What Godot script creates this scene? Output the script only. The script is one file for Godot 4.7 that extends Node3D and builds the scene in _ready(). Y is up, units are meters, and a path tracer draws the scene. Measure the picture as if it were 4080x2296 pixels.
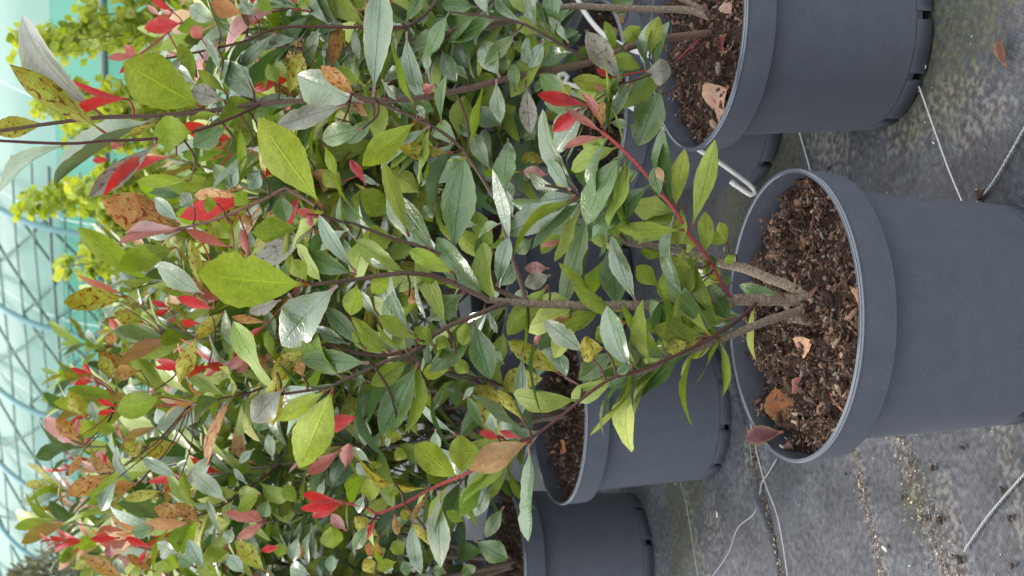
extends Node3D
# A nursery bed of potted red-tip shrubs on woven ground cloth, photographed with the phone on its side.

const FPX := 5580.0          # focal length in photograph pixels
const PITCH := 0.25883       # camera looks 14.83 degrees down
const EYE := 1.014
const POT_R := 0.17
const POT_H := 0.2842
const COLLAR := 0.0455
const BODY_R := 0.1476
const FOOT_R := 0.133

var rng := RandomNumberGenerator.new()
var used := {}
var M := {}
var leaf_lib := []
var sc := sin(PITCH)
var cc := cos(PITCH)

# ------------------------------------------------------------------ helpers
func lin(r: float, g: float, b: float) -> Color:
	return Color(r, g, b).linear_to_srgb()

func ray(px: float, py: float) -> Vector3:
	# a photograph pixel as a direction (the picture lies on its side: its left edge is up)
	var a := (1148.0 - py) / FPX
	var b := (2040.0 - px) / FPX
	return Vector3(a, b * cc - sc, -(cc + b * sc))

func at(px: float, py: float, z: float) -> Vector3:
	var d := ray(px, py)
	return Vector3(0, EYE, 0) + d * (z / -d.z)

func on_ground(px: float, py: float, y := 0.004) -> Vector3:
	var d := ray(px, py)
	return Vector3(0, EYE, 0) + d * ((y - EYE) / d.y)

func pixel(p: Vector3) -> Vector2:
	var q := p - Vector3(0, EYE, 0)
	var d := -q.z * cc - q.y * sc
	var h := q.y * cc - q.z * sc
	return Vector2(2040.0 - FPX * h / d, 1148.0 - FPX * q.x / d)

func numbered(n: String) -> String:
	if not used.has(n):
		used[n] = 0
		return n
	used[n] += 1
	return "%s_%03d" % [n, used[n]]

func thing(called: String, label: String, category: String, where := Vector3.ZERO, group := "") -> Node3D:
	var o := Node3D.new()
	o.name = numbered(called)
	add_child(o)
	o.position = where
	tag(o, label, category, group)
	return o

func tag(o: Node, label: String, category: String, group := "") -> void:
	o.set_meta("label", label)
	o.set_meta("category", category)
	if group != "":
		o.set_meta("group", group)

func part(called: String, mesh: Mesh, mat: Material, parent: Node3D) -> MeshInstance3D:
	var o := MeshInstance3D.new()
	o.mesh = mesh
	o.material_override = mat
	o.name = called if parent != self else numbered(called)
	parent.add_child(o, true)
	return o

func mat(c: Color, rough := 0.7, spec := 0.5) -> StandardMaterial3D:
	var m := StandardMaterial3D.new()
	m.albedo_color = c
	m.roughness = rough
	m.metallic_specular = spec
	return m

func noise(seed_: int, freq: float, oct := 4) -> FastNoiseLite:
	var n := FastNoiseLite.new()
	n.seed = seed_
	n.frequency = freq
	n.fractal_octaves = oct
	return n

func noise_tex(seed_: int, freq: float, a: Color, b: Color, size := 512, oct := 5) -> NoiseTexture2D:
	var t := NoiseTexture2D.new()
	t.noise = noise(seed_, freq, oct)
	t.width = size
	t.height = size
	t.seamless = true
	var g := Gradient.new()
	g.set_color(0, a)
	g.set_color(1, b)
	t.color_ramp = g
	return t

func arr(v: PackedVector3Array, n: PackedVector3Array, idx: PackedInt32Array, uv := PackedVector2Array(), col := PackedColorArray()) -> ArrayMesh:
	var a := []
	a.resize(Mesh.ARRAY_MAX)
	a[Mesh.ARRAY_VERTEX] = v
	a[Mesh.ARRAY_NORMAL] = n
	a[Mesh.ARRAY_INDEX] = idx
	if uv.size() > 0:
		a[Mesh.ARRAY_TEX_UV] = uv
	if col.size() > 0:
		a[Mesh.ARRAY_COLOR] = col
	var m := ArrayMesh.new()
	m.add_surface_from_arrays(Mesh.PRIMITIVE_TRIANGLES, a)
	return m

func smooth_path(pts: PackedVector3Array, step: float) -> PackedVector3Array:
	if pts.size() < 3:
		return pts
	var c := Curve3D.new()
	c.bake_interval = step
	for i in pts.size():
		var t := (pts[mini(i + 1, pts.size() - 1)] - pts[maxi(i - 1, 0)]) / 6.0
		c.add_point(pts[i], -t, t)
	return c.get_baked_points()

func tube(pts: PackedVector3Array, r0: float, r1: float, sides := 7, lumpy := 0.0, seed_ := 0) -> ArrayMesh:
	var v := PackedVector3Array()
	var n := PackedVector3Array()
	var uv := PackedVector2Array()
	var idx := PackedInt32Array()
	var up := Vector3(0.31, 0.2, 0.93)
	var nz := noise(seed_ + 5, 40.0, 2)
	var run := 0.0
	for i in pts.size():
		var d := (pts[mini(i + 1, pts.size() - 1)] - pts[maxi(i - 1, 0)]).normalized()
		var x := up.cross(d).normalized()
		var y := d.cross(x)
		up = y
		if i > 0:
			run += pts[i].distance_to(pts[i - 1])
		var r := lerpf(r0, r1, float(i) / maxi(1, pts.size() - 1))
		for k in sides + 1:
			var a := TAU * k / sides
			var q := x * cos(a) + y * sin(a)
			var rr := r
			if lumpy > 0.0:
				rr *= 1.0 + lumpy * nz.get_noise_3d(pts[i].x + q.x * 0.01, pts[i].y, pts[i].z + q.z * 0.01)
			v.append(pts[i] + q * rr)
			n.append(q)
			uv.append(Vector2(float(k) / sides, run * 12.0))
	var w := sides + 1
	for i in pts.size() - 1:
		for k in sides:
			var a := i * w + k
			idx.append_array([a, a + w, a + 1, a + 1, a + w, a + w + 1])
	var last := v.size()
	for e in [0, pts.size() - 1]:
		v.append(pts[e])
		n.append((pts[e] - pts[1 if e == 0 else e - 1]).normalized())
		uv.append(Vector2.ZERO)
	for k in sides:
		idx.append_array([last, k, k + 1])
		var b := (pts.size() - 1) * w + k
		idx.append_array([last + 1, b + 1, b])
	return arr(v, n, idx, uv)

func lathe(profile: Array, sides := 72) -> ArrayMesh:
	# flat-shaded between marked corners: every profile segment has its own normals
	var v := PackedVector3Array()
	var n := PackedVector3Array()
	var idx := PackedInt32Array()
	for s in profile.size() - 1:
		var a: Vector2 = profile[s]
		var b: Vector2 = profile[s + 1]
		var d := (b - a).normalized()
		var nn := Vector2(d.y, -d.x)
		var first := v.size()
		for k in sides + 1:
			var t := TAU * k / sides
			var c := Vector3(cos(t), 0, sin(t))
			for q in [a, b]:
				v.append(c * q.x + Vector3(0, q.y, 0))
				n.append((c * nn.x + Vector3(0, nn.y, 0)).normalized())
		for k in sides:
			var o := first + k * 2
			idx.append_array([o, o + 2, o + 1, o + 1, o + 2, o + 3])
	return arr(v, n, idx)

func merged(list: Array) -> ArrayMesh:
	var st := SurfaceTool.new()
	st.begin(Mesh.PRIMITIVE_TRIANGLES)
	for m in list:
		st.append_from(m[0], 0, m[1])
	return st.commit()

# ------------------------------------------------------------------ leaves
func leaf_mesh(length: float, width: float, fold: float, bend: float, twist: float, rough: float, tint: Color, seed_: int, rows := 12, blunt := 0.72) -> ArrayMesh:
	# stalk at the origin, blade along +y, upper face towards +z
	var r := RandomNumberGenerator.new()
	r.seed = seed_
	var v := PackedVector3Array()
	var uv := PackedVector2Array()
	var col := PackedColorArray()
	var idx := PackedInt32Array()
	var stalk := 0.09
	var y := 0.0
	var z := 0.0
	var ang := -bend * 0.35
	var step := length / rows
	var ph := r.randf() * TAU
	var ph2 := r.randf() * TAU
	var bite := -1
	if tint.r < 0.38 and r.randf() < 0.08:
		bite = r.randi_range(rows / 2, rows - 3)
	var bite_side := 1 if r.randf() < 0.5 else -1
	var blush := r.randf_range(-0.5, 0.9)
	var edge := tint.lerp(Color(0.42, 0.40, 0.12), 0.22) if tint.r < 0.95 else tint
	for i in rows + 1:
		var t := float(i) / rows
		var w := 0.0016
		if t > stalk:
			var q := (t - stalk) / (1.0 - stalk)
			w = maxf(0.0012 if i < rows else 0.0002, 0.5 * width * pow(sin(PI * pow(q, 1.17)), blunt))
			w *= 1.0 + (0.028 if i % 2 == 0 else -0.028) + 0.035 * sin(ph + t * 11.0)
		var tw := twist * (t - 0.3)
		for k in 5:
			var s := (k - 2) * 0.5
			var ww := w * s
			if i == bite and k != 2 and signf(s) == bite_side:
				ww *= 0.78
			var zz := absf(s) * w * tan(fold) + rough * w * absf(s) * sin(ph + t * 9.0 + (0.0 if s > 0 else ph2))
			var p := Vector2(ww * cos(tw) - zz * sin(tw), ww * sin(tw) + zz * cos(tw))
			v.append(Vector3(p.x, y - sin(ang) * p.y * 0.5, z + cos(ang) * p.y))
			uv.append(Vector2(0.5 + 0.5 * s, clampf((t - stalk) / (1.0 - stalk), 0.0, 1.0)))
			var cv := edge if absf(s) > 0.9 else tint
			var mott := 1.0 + 0.10 * sin(ph2 + t * 5.0 + s * 2.0) + r.randf_range(-0.04, 0.04)
			cv = Color(cv.r * mott * (1.0 + 0.25 * blush * t), cv.g * mott, cv.b * mott)
			if t < stalk * 1.2:
				cv = Color(0.30, 0.10, 0.06) if tint.r < 0.95 else Color(1.0, 0.6, 0.6)
			col.append(cv)
		y += cos(ang) * step
		z -= sin(ang) * step
		ang += bend / rows * 1.35
	for i in rows:
		for k in 4:
			var a := i * 5 + k
			idx.append_array([a, a + 5, a + 1, a + 1, a + 5, a + 6])
	# smooth normals
	var n := PackedVector3Array()
	n.resize(v.size())
	for f in range(0, idx.size(), 3):
		var nn := (v[idx[f + 2]] - v[idx[f]]).cross(v[idx[f + 1]] - v[idx[f]])
		for q in 3:
			n[idx[f + q]] += nn
	for i in n.size():
		n[i] = n[i].normalized() if n[i].length() > 0.0 else Vector3(0, 0, 1)
	return arr(v, n, idx, uv, col)

func leaf_image(seed_: int, spots: float) -> Array:
	var w := 96
	var h := 192
	var im := Image.create(w, h, false, Image.FORMAT_RGB8)
	var hm := Image.create(w, h, false, Image.FORMAT_RGB8)
	var n1 := noise(seed_, 0.03, 4)
	var n2 := noise(seed_ + 1, 0.09, 3)
	var n3 := noise(seed_ + 2, 0.035, 2)
	for y in h:
		for x in w:
			var u := absf(float(x) / (w - 1) - 0.5) * 2.0
			var v := float(y) / (h - 1)
			var s := v * 10.0 - u * 2.6 + 0.25 * sin(u * 9.0 + seed_)
			var f := absf(s - roundf(s))
			var vein := clampf(1.0 - f / 0.09, 0, 1) * clampf(1.2 - u, 0, 1) * 0.5
			var rib := clampf(1.5 - 1.5 * u / (0.085 * (1.2 - v)), 0, 1)
			var b := 0.86 + 0.07 * n1.get_noise_2d(x, y) + 0.06 * n2.get_noise_2d(x, y)
			b += 0.13 * vein
			var c := Color(b, b, b)
			c = c.lerp(Color(1.0, 1.0, 0.85), rib * 0.95)
			if spots > 0.0:
				var q := n3.get_noise_2d(x * 0.9, y * 0.9 + 300) + 0.30 * n2.get_noise_2d(x * 1.6, y * 1.6 + 90)
				var k := clampf((q - 0.50 + spots * 0.22) * 7.0, 0, 1)
				c = c.lerp(Color(0.55, 0.30, 0.22), k * 0.8)
				var k2 := clampf((n1.get_noise_2d(x + 400, y) + 0.05) * 3.0, 0, 1)
				c = c.lerp(Color(c.r, c.g * 0.82, c.b * 0.8), k2 * spots)
			im.set_pixel(x, y, c)
			var e := 0.6 + 0.10 * n2.get_noise_2d(x, y) - 0.30 * vein - 0.4 * rib + 0.12 * n1.get_noise_2d(x, y)
			hm.set_pixel(x, y, Color(e, e, e))
	return [ImageTexture.create_from_image(im), ImageTexture.create_from_image(hm)]

func leaf_material(tex: Array, base: Color, rough: float, spec: float, thru: Color, coat := 0.0) -> StandardMaterial3D:
	var m := mat(base, rough, spec)
	m.albedo_texture = tex[0]
	m.vertex_color_use_as_albedo = true
	m.heightmap_enabled = true
	m.heightmap_texture = tex[1]
	m.heightmap_scale = 0.20
	m.backlight_enabled = true
	m.backlight = thru
	m.cull_mode = BaseMaterial3D.CULL_DISABLED
	if coat > 0.0:
		m.clearcoat_enabled = true
		m.clearcoat = coat
		m.clearcoat_roughness = 0.22
	return m

# kinds of leaf, by age and by the face that shows: s waxy and g plain upper faces, u lower faces, l young blades, y and o blotched old
# ones, h p r the flush of new growth, m w purplish ones; each with its range of colour (linear) and its material
const KIND := {
	"s": [Vector3(0.110, 0.185, 0.080), Vector3(0.19, 0.27, 0.13), "shine"],
	"g": [Vector3(0.070, 0.140, 0.035), Vector3(0.14, 0.225, 0.060), "gloss"],
	"u": [Vector3(0.235, 0.310, 0.046), Vector3(0.43, 0.50, 0.090), "matte"],
	"l": [Vector3(0.36, 0.44, 0.070), Vector3(0.54, 0.61, 0.13), "matte"],
	"y": [Vector3(0.38, 0.42, 0.06), Vector3(0.54, 0.55, 0.11), "spot"],
	"o": [Vector3(0.46, 0.25, 0.09), Vector3(0.60, 0.36, 0.14), "spot"],
	"h": [Vector3(0.70, 0.44, 0.22), Vector3(0.82, 0.52, 0.32), "blush"],
	"p": [Vector3(0.56, 0.21, 0.17), Vector3(0.76, 0.36, 0.30), "pink"],
	"r": [Vector3(0.66, 0.045, 0.060), Vector3(0.82, 0.10, 0.10), "red"],
	"m": [Vector3(0.19, 0.20, 0.14), Vector3(0.28, 0.27, 0.21), "gspot"],
	"w": [Vector3(0.38, 0.14, 0.13), Vector3(0.46, 0.22, 0.20), "gspot"],
}

func kind_colour(k: String, r: RandomNumberGenerator) -> Color:
	var a: Vector3 = KIND[k][0]
	var b: Vector3 = KIND[k][1]
	var c := a.lerp(b, r.randf())
	return Color(c.x, c.y, c.z)

func make_leaf_materials() -> void:
	var plain := leaf_image(11, 0.0)
	var plain2 := leaf_image(23, 0.0)
	var spotted := leaf_image(37, 0.75)
	var spotted2 := leaf_image(53, 0.45)
	var white := Color(1, 1, 1)
	M["gloss0"] = leaf_material(plain, white, 0.30, 0.56, Color(0.50, 0.62, 0.14), 0.25)
	M["gloss1"] = leaf_material(plain2, white, 0.36, 0.56, Color(0.50, 0.62, 0.14), 0.2)
	M["shine0"] = leaf_material(plain, white, 0.27, 0.70, Color(0.44, 0.52, 0.18), 0.7)
	M["shine1"] = leaf_material(plain2, white, 0.31, 0.70, Color(0.44, 0.52, 0.18), 0.6)
	M["matte0"] = leaf_material(plain, white, 0.55, 0.42, Color(0.70, 0.78, 0.26))
	M["matte1"] = leaf_material(plain2, white, 0.58, 0.42, Color(0.70, 0.78, 0.26))
	M["gold"] = leaf_material(plain, white, 0.5, 0.45, Color(1.0, 0.95, 0.35))
	M["blush0"] = leaf_material(plain, white, 0.5, 0.45, Color(0.70, 0.50, 0.30))
	M["blush1"] = leaf_material(plain2, white, 0.5, 0.45, Color(0.70, 0.50, 0.30))
	M["pink0"] = leaf_material(plain, white, 0.42, 0.5, Color(0.66, 0.34, 0.28), 0.2)
	M["pink1"] = leaf_material(plain2, white, 0.42, 0.5, Color(0.66, 0.34, 0.28), 0.2)
	M["spot0"] = leaf_material(spotted, white, 0.52, 0.45, Color(0.56, 0.56, 0.16))
	M["spot1"] = leaf_material(spotted2, white, 0.52, 0.45, Color(0.56, 0.56, 0.16))
	M["red0"] = leaf_material(plain, white, 0.36, 0.6, Color(0.70, 0.16, 0.12), 0.3)
	M["red1"] = leaf_material(plain2, white, 0.40, 0.6, Color(0.70, 0.16, 0.12), 0.3)
	M["gspot0"] = leaf_material(spotted2, white, 0.42, 0.55, Color(0.40, 0.30, 0.16), 0.3)
	M["gspot1"] = leaf_material(plain2, white, 0.42, 0.55, Color(0.40, 0.30, 0.16), 0.3)

# one leaf set by its stalk end and its tip; wide is the breadth that is seen
func place_leaf(parent: Node3D, origin: Vector3, pb: Vector3, pt: Vector3, wide: float, kind: String, seed_: int) -> MeshInstance3D:
	var r := RandomNumberGenerator.new()
	r.seed = seed_
	var d := pt - pb
	var length := d.length()
	var y := d / length
	var to_eye := (Vector3(0, EYE, 0) - (pb + pt) * 0.5).normalized()
	var x := y.cross(to_eye).normalized()
	var z := x.cross(y).normalized()
	var full := clampf(wide, 0.20 * length, 0.85 * length)
	full = maxf(full, wide)
	var roll := acos(clampf(wide / full, 0.25, 1.0)) + r.randf_range(0.05, 0.22)
	if kind == "s":
		roll = maxf(roll, 0.36)
		full = maxf(full, wide / cos(roll))
	var upper: bool = KIND[kind][2] in ["gloss", "gspot", "shine"]
	var za := z.rotated(y, roll)
	var zb := z.rotated(y, -roll)
	var up_first := za.y > zb.y
	z = za if up_first == upper else zb
	if not upper and r.randf() < 0.85:
		z = -z                      # the lower face looks at the camera
	x = y.cross(z).normalized()
	var fold := r.randf_range(0.10, 0.48)
	if wide < 0.2 * length:
		fold += 0.25
	var bend := r.randf_range(-0.3, 1.0)
	var turn := r.randf_range(-0.45, 0.45)
	if wide > 0.3 * length:            # broad blades lie open
		bend *= 0.45
		turn *= 0.4
	var mesh := leaf_mesh(length * (1.0 + bend * bend * 0.05), full / cos(fold) * 0.97, fold, bend, turn, r.randf_range(0.06, 0.30), kind_colour(kind, r), seed_, 16, r.randf_range(0.66, 0.95))
	# keep the bent blade on the line from stalk to tip
	var tip := Vector3(0, 0, 0)
	var vs: PackedVector3Array = mesh.surface_get_arrays(0)[Mesh.ARRAY_VERTEX]
	tip = vs[vs.size() - 3]
	var tilt := atan2(tip.z, tip.y)
	var b := Basis(x, y, z) * Basis(Vector3.RIGHT, -tilt)
	var o := part("leaf", mesh, M[KIND[kind][2] + str(seed_ % 2)], parent)
	o.transform = Transform3D(b, pb - origin)
	return o

func make_leaf_library() -> void:
	for i in 12:
		var r := RandomNumberGenerator.new()
		r.seed = 900 + i
		leaf_lib.append(leaf_mesh(0.1, r.randf_range(0.026, 0.037), r.randf_range(0.08, 0.5), r.randf_range(-0.3, 1.1), r.randf_range(-0.55, 0.55), r.randf_range(0.05, 0.28), Color(1, 1, 1), 900 + i, 9, r.randf_range(0.62, 0.82)))
	for k in KIND:
		for i in 3:
			var r := RandomNumberGenerator.new()
			r.seed = hash(k) % 1000 + i * 17
			var m: StandardMaterial3D = M[KIND[k][2] + str(i % 2)].duplicate()
			var c := kind_colour(k, r)
			m.albedo_color = c.linear_to_srgb()
			M["lib_" + k + str(i)] = m

# ------------------------------------------------------------------ shrubs
var shrubs := []      # {node, x, z, pts: [[Vector3, Vector2, radius]]}

func new_shrub(x: float, z: float, label: String) -> Dictionary:
	var o := thing("photinia_shrub", label, "shrub", Vector3(x, 0.255, -z), "red-tipped shrubs growing in the grey pots")
	var s := {"node": o, "x": x, "z": z, "pts": [], "n": 0}
	shrubs.append(s)
	return s

func bough(s: Dictionary, pts: PackedVector3Array, r0: float, r1: float, bark: String, called := "branch") -> MeshInstance3D:
	var o: Node3D = s.node
	var p := smooth_path(pts, 0.018)
	var q := PackedVector3Array()
	for i in p.size():
		q.append(p[i] - o.position)
	var made := part(called, tube(q, r0, r1, 8, 0.22, int(absf(pts[0].x) * 1000.0)), M[bark], o)
	for i in p.size():
		s.pts.append([p[i], pixel(p[i]), lerpf(r0, r1, float(i) / maxi(1, p.size() - 1)), made])
	return made

func grow_shrub(s: Dictionary, height: float, spread: float, singles: int, extra: int, seed_: int, mix_low: Array, mix_high: Array, stems := 5) -> void:
	var r := RandomNumberGenerator.new()
	r.seed = seed_
	var o: Node3D = s.node
	var base := Vector3(s.x, 0.262, -s.z)
	var shoots := []     # [path, where its leaves begin]
	for k in stems:
		var a := TAU * (k + r.randf_range(-0.3, 0.3)) / stems
		var out := Vector3(cos(a), 0, sin(a))
		var reach := spread * r.randf_range(0.35, 1.0)
		var hh := height * r.randf_range(0.82, 1.05)
		var pts := PackedVector3Array()
		for i in 5:
			var t := i / 4.0
			var y := base.y + (hh - base.y) * t
			pts.append(Vector3(base.x, y, base.z) + out * (reach * sin(t * 1.35) + 0.008) + Vector3(r.randf_range(-1, 1), 0, r.randf_range(-1, 1)) * 0.025 * minf(1, t * 3))
		var stem := bough(s, pts, r.randf_range(0.0042, 0.0062), 0.0016, "bark", "stem")
		shoots.append([smooth_path(pts, 0.02), 0.45, stem])
		for j in 5:
			var t := 0.12 + 0.16 * j + r.randf_range(-0.06, 0.06)
			var seg := smooth_path(pts, 0.03)
			var p0 := seg[int(t * (seg.size() - 1))]
			var b := a + r.randf_range(-1.6, 1.6)
			var dir := Vector3(cos(b), 0, sin(b))
			var len_ := r.randf_range(0.14, 0.28) * (1.15 - 0.45 * t)
			var p1 := p0 + dir * len_ * 0.45 + Vector3.UP * len_ * 0.55
			var p2 := p0 + dir * len_ * 0.65 + Vector3.UP * len_ * 1.15
			var arm := bough(s, PackedVector3Array([p0, p1, p2]), 0.0026, 0.0011, "twig")
			shoots.append([smooth_path(PackedVector3Array([p0, p1, p2]), 0.02), 0.15, arm])
	var set_ := []
	for sh in shoots:
		var path: PackedVector3Array = sh[0]
		var span := 0.0
		for i in path.size() - 1:
			span += path[i].distance_to(path[i + 1])
		var n := int(span * (1.0 - sh[1]) / 0.0125) + 5
		var a := r.randf() * TAU
		var tone := r.randf()
		for i in n:
			var f := float(i) / (n - 1)
			var t: float = lerpf(sh[1], 1.0, pow(f, 0.8))
			var at_ := t * (path.size() - 1)
			var k := mini(int(at_), path.size() - 2)
			var p := path[k].lerp(path[k + 1], at_ - k)
			var axis := (path[k + 1] - path[k]).normalized()
			a += 2.4 + r.randf_range(-0.25, 0.25)
			var side := axis.cross(Vector3(cos(a), 0.05, sin(a))).normalized()
			var spread_ := lerpf(1.25, 0.35, f * f) + r.randf_range(-0.2, 0.2)
			var dir := (axis * cos(spread_) + side * sin(spread_)).normalized()
			var x := dir.cross(axis).normalized().rotated(dir, r.randf_range(-0.5, 0.5))
			var z := x.cross(dir)
			var h := (p.y - base.y) / (height - base.y)
			var kind: String = mix_low[r.randi() % mix_low.size()]
			if h > 0.5 and r.randf() < (h - 0.35) * 1.3:
				kind = mix_high[r.randi() % mix_high.size()]
			var size := r.randf_range(0.85, 1.3)
			if f > 0.76 and h > 0.4 and tone < 0.10 + 0.42 * h:
				kind = "r" if tone < 0.20 else "p" if tone < 0.36 else "h"
				size *= lerpf(0.72, 0.42, (f - 0.76) / 0.24)
				x *= 0.75
			set_.append([Transform3D(Basis(x * size, dir * size, z * size), p - o.position), kind, p.z + r.randf() * 0.12, sh[2]])
	set_.sort_custom(func(m, q): return m[2] > q[2])
	var mm := []
	for i in mini(set_.size(), singles + extra):
		var kind: String = set_[i][1]
		if i < singles:
			var l := part("leaf", leaf_lib[r.randi() % leaf_lib.size()], M["lib_" + kind + str(r.randi() % 3)], set_[i][3])
			l.transform = set_[i][0]
			s.n += 1
		else:
			mm.append([set_[i][0], kind_colour(kind, r), kind])
	if mm.size() > 0:
		var multi := MultiMesh.new()
		multi.transform_format = MultiMesh.TRANSFORM_3D
		multi.use_colors = true
		multi.mesh = leaf_lib[seed_ % leaf_lib.size()]
		multi.instance_count = mm.size()
		for i in mm.size():
			multi.set_instance_transform(i, mm[i][0])
			multi.set_instance_color(i, mm[i][1])
		var inst := MultiMeshInstance3D.new()
		inst.multimesh = multi
		inst.material_override = M["gloss1"]
		inst.name = "inner_foliage"
		inst.set_meta("kind", "stuff")
		o.add_child(inst, true)

# more leaves on the far side of a traced shrub
func fill_leaves(s: Dictionary, n: int, seed_: int, kinds: Array, low: float, top := 0.93, thick := 0.0036) -> void:
	var r := RandomNumberGenerator.new()
	r.seed = seed_
	var o: Node3D = s.node
	var all: Array = s.pts
	var i := 0
	while i < n:
		var q: Array = all[r.randi() % all.size()]
		var p: Vector3 = q[0]
		if p.y < low + r.randf() * 0.15 or p.y > top or q[2] > thick:
			continue
		i += 1
		var a := r.randf_range(PI * 0.95, PI * 2.05)
		var dir := Vector3(cos(a), r.randf_range(-0.2, 1.0), sin(a)).normalized()
		var x := dir.cross(Vector3.UP.rotated(Vector3(cos(a), 0, sin(a)), r.randf_range(-0.8, 0.8))).normalized()
		var size := r.randf_range(0.65, 1.0)
		var kind: String = kinds[r.randi() % kinds.size()]
		var l := part("leaf", leaf_lib[r.randi() % leaf_lib.size()], M["lib_" + kind + str(r.randi() % 3)], q[3])
		l.transform = Transform3D(Basis(x * size, dir * size, x.cross(dir) * size), p - o.position)

# traced points are in windows of the photograph that were looked at enlarged 1.908 times
const WIN := [Vector2(0, 0), Vector2(0, 760), Vector2(0, 1536), Vector2(700, 0), Vector2(700, 760), Vector2(700, 1536), Vector2(1400, 0), Vector2(1400, 760), Vector2(1400, 1536), Vector2(2100, 0), Vector2(2100, 760), Vector2(2600, 900)]
func win(w: int, x: float, y: float) -> Vector2:
	return WIN[w] + Vector2(x, y) / 1.908

func nearest_shrub(p: Vector3) -> Dictionary:
	var best := {}
	var bd := 1e9
	for s in shrubs:
		var d := Vector2(p.x - s.x, (p.z + s.z) * 0.8).length()
		if d < bd and s.n < 330:
			bd = d
			best = s
	return best

func traced_leaves(rows: Array, by_code: Dictionary) -> void:
	var depth := {"a": 1.45, "c": 1.74, "b": 2.16, "e": 1.98, "k": 2.45}
	var i := 0
	for row in rows:
		var w: int = row[0]
		for l in row[1]:
			i += 1
			var r := RandomNumberGenerator.new()
			r.seed = 7000 + i
			var code: String = l[5]
			var kind := code[0]
			var pb := win(w, l[0], l[1])
			var pt := win(w, l[2], l[3])
			var z: float = depth[code[1]] + r.randf_range(-0.06, 0.06)
			var s: Dictionary = by_code[code[1]] if by_code.has(code[1]) else nearest_shrub(at(pb.x, pb.y, z))
			# take the depth of the branch the stalk grows from
			var best := 1e9
			var from: Array = []
			for q in s.pts:
				if not by_code.has(code[1]) and -q[0].z > depth[code[1]] + 0.12:
					continue
				var dd: float = q[1].distance_to(pb)
				if dd < best:
					best = dd
					from = q
			if from.size() > 0 and best < 95.0:
				z = -from[0].z + r.randf_range(-0.012, 0.012) - minf(best, 60.0) * 0.0002
			var b3 := at(pb.x, pb.y, z)
			var up := (pb.x - pt.x) / pb.distance_to(pt)       # 1 where the leaf points up
			var upper: bool = KIND[kind][2] in ["gloss", "gspot", "shine"]
			var lean := (0.56 if kind == "s" else 0.42 if upper else -0.25) * up + r.randf_range(-0.22, 0.22)
			var seen := pb.distance_to(pt) * z / FPX
			var t3 := at(pt.x, pt.y, z + lean * seen)
			s.n += 1
			var grown: Node3D = from[3] if from.size() > 0 else s.node
			place_leaf(grown, s.node.position, b3, t3, l[4] / 1.908 * z / FPX, kind, 7000 + i)
			if from.size() > 0:
				var gap: float = from[0].distance_to(b3)
				if gap > 0.012 and gap < 0.17:
					var mid: Vector3 = (from[0] + b3) * 0.5 - Vector3(0, gap * 0.08, 0)
					var tw := PackedVector3Array([from[0] - s.node.position, mid - s.node.position, b3 - s.node.position])
					part("twig", tube(smooth_path(tw, 0.02), minf(0.0016, from[2]), 0.0009, 5), M["red_twig"] if kind in ["r", "p"] else M["twig"], grown)

# ------------------------------------------------------------------ pots and soil
var pot_body: ArrayMesh
var pot_collar: ArrayMesh
var pot_lip: ArrayMesh
var pot_foot: ArrayMesh
var chips := []

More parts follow.
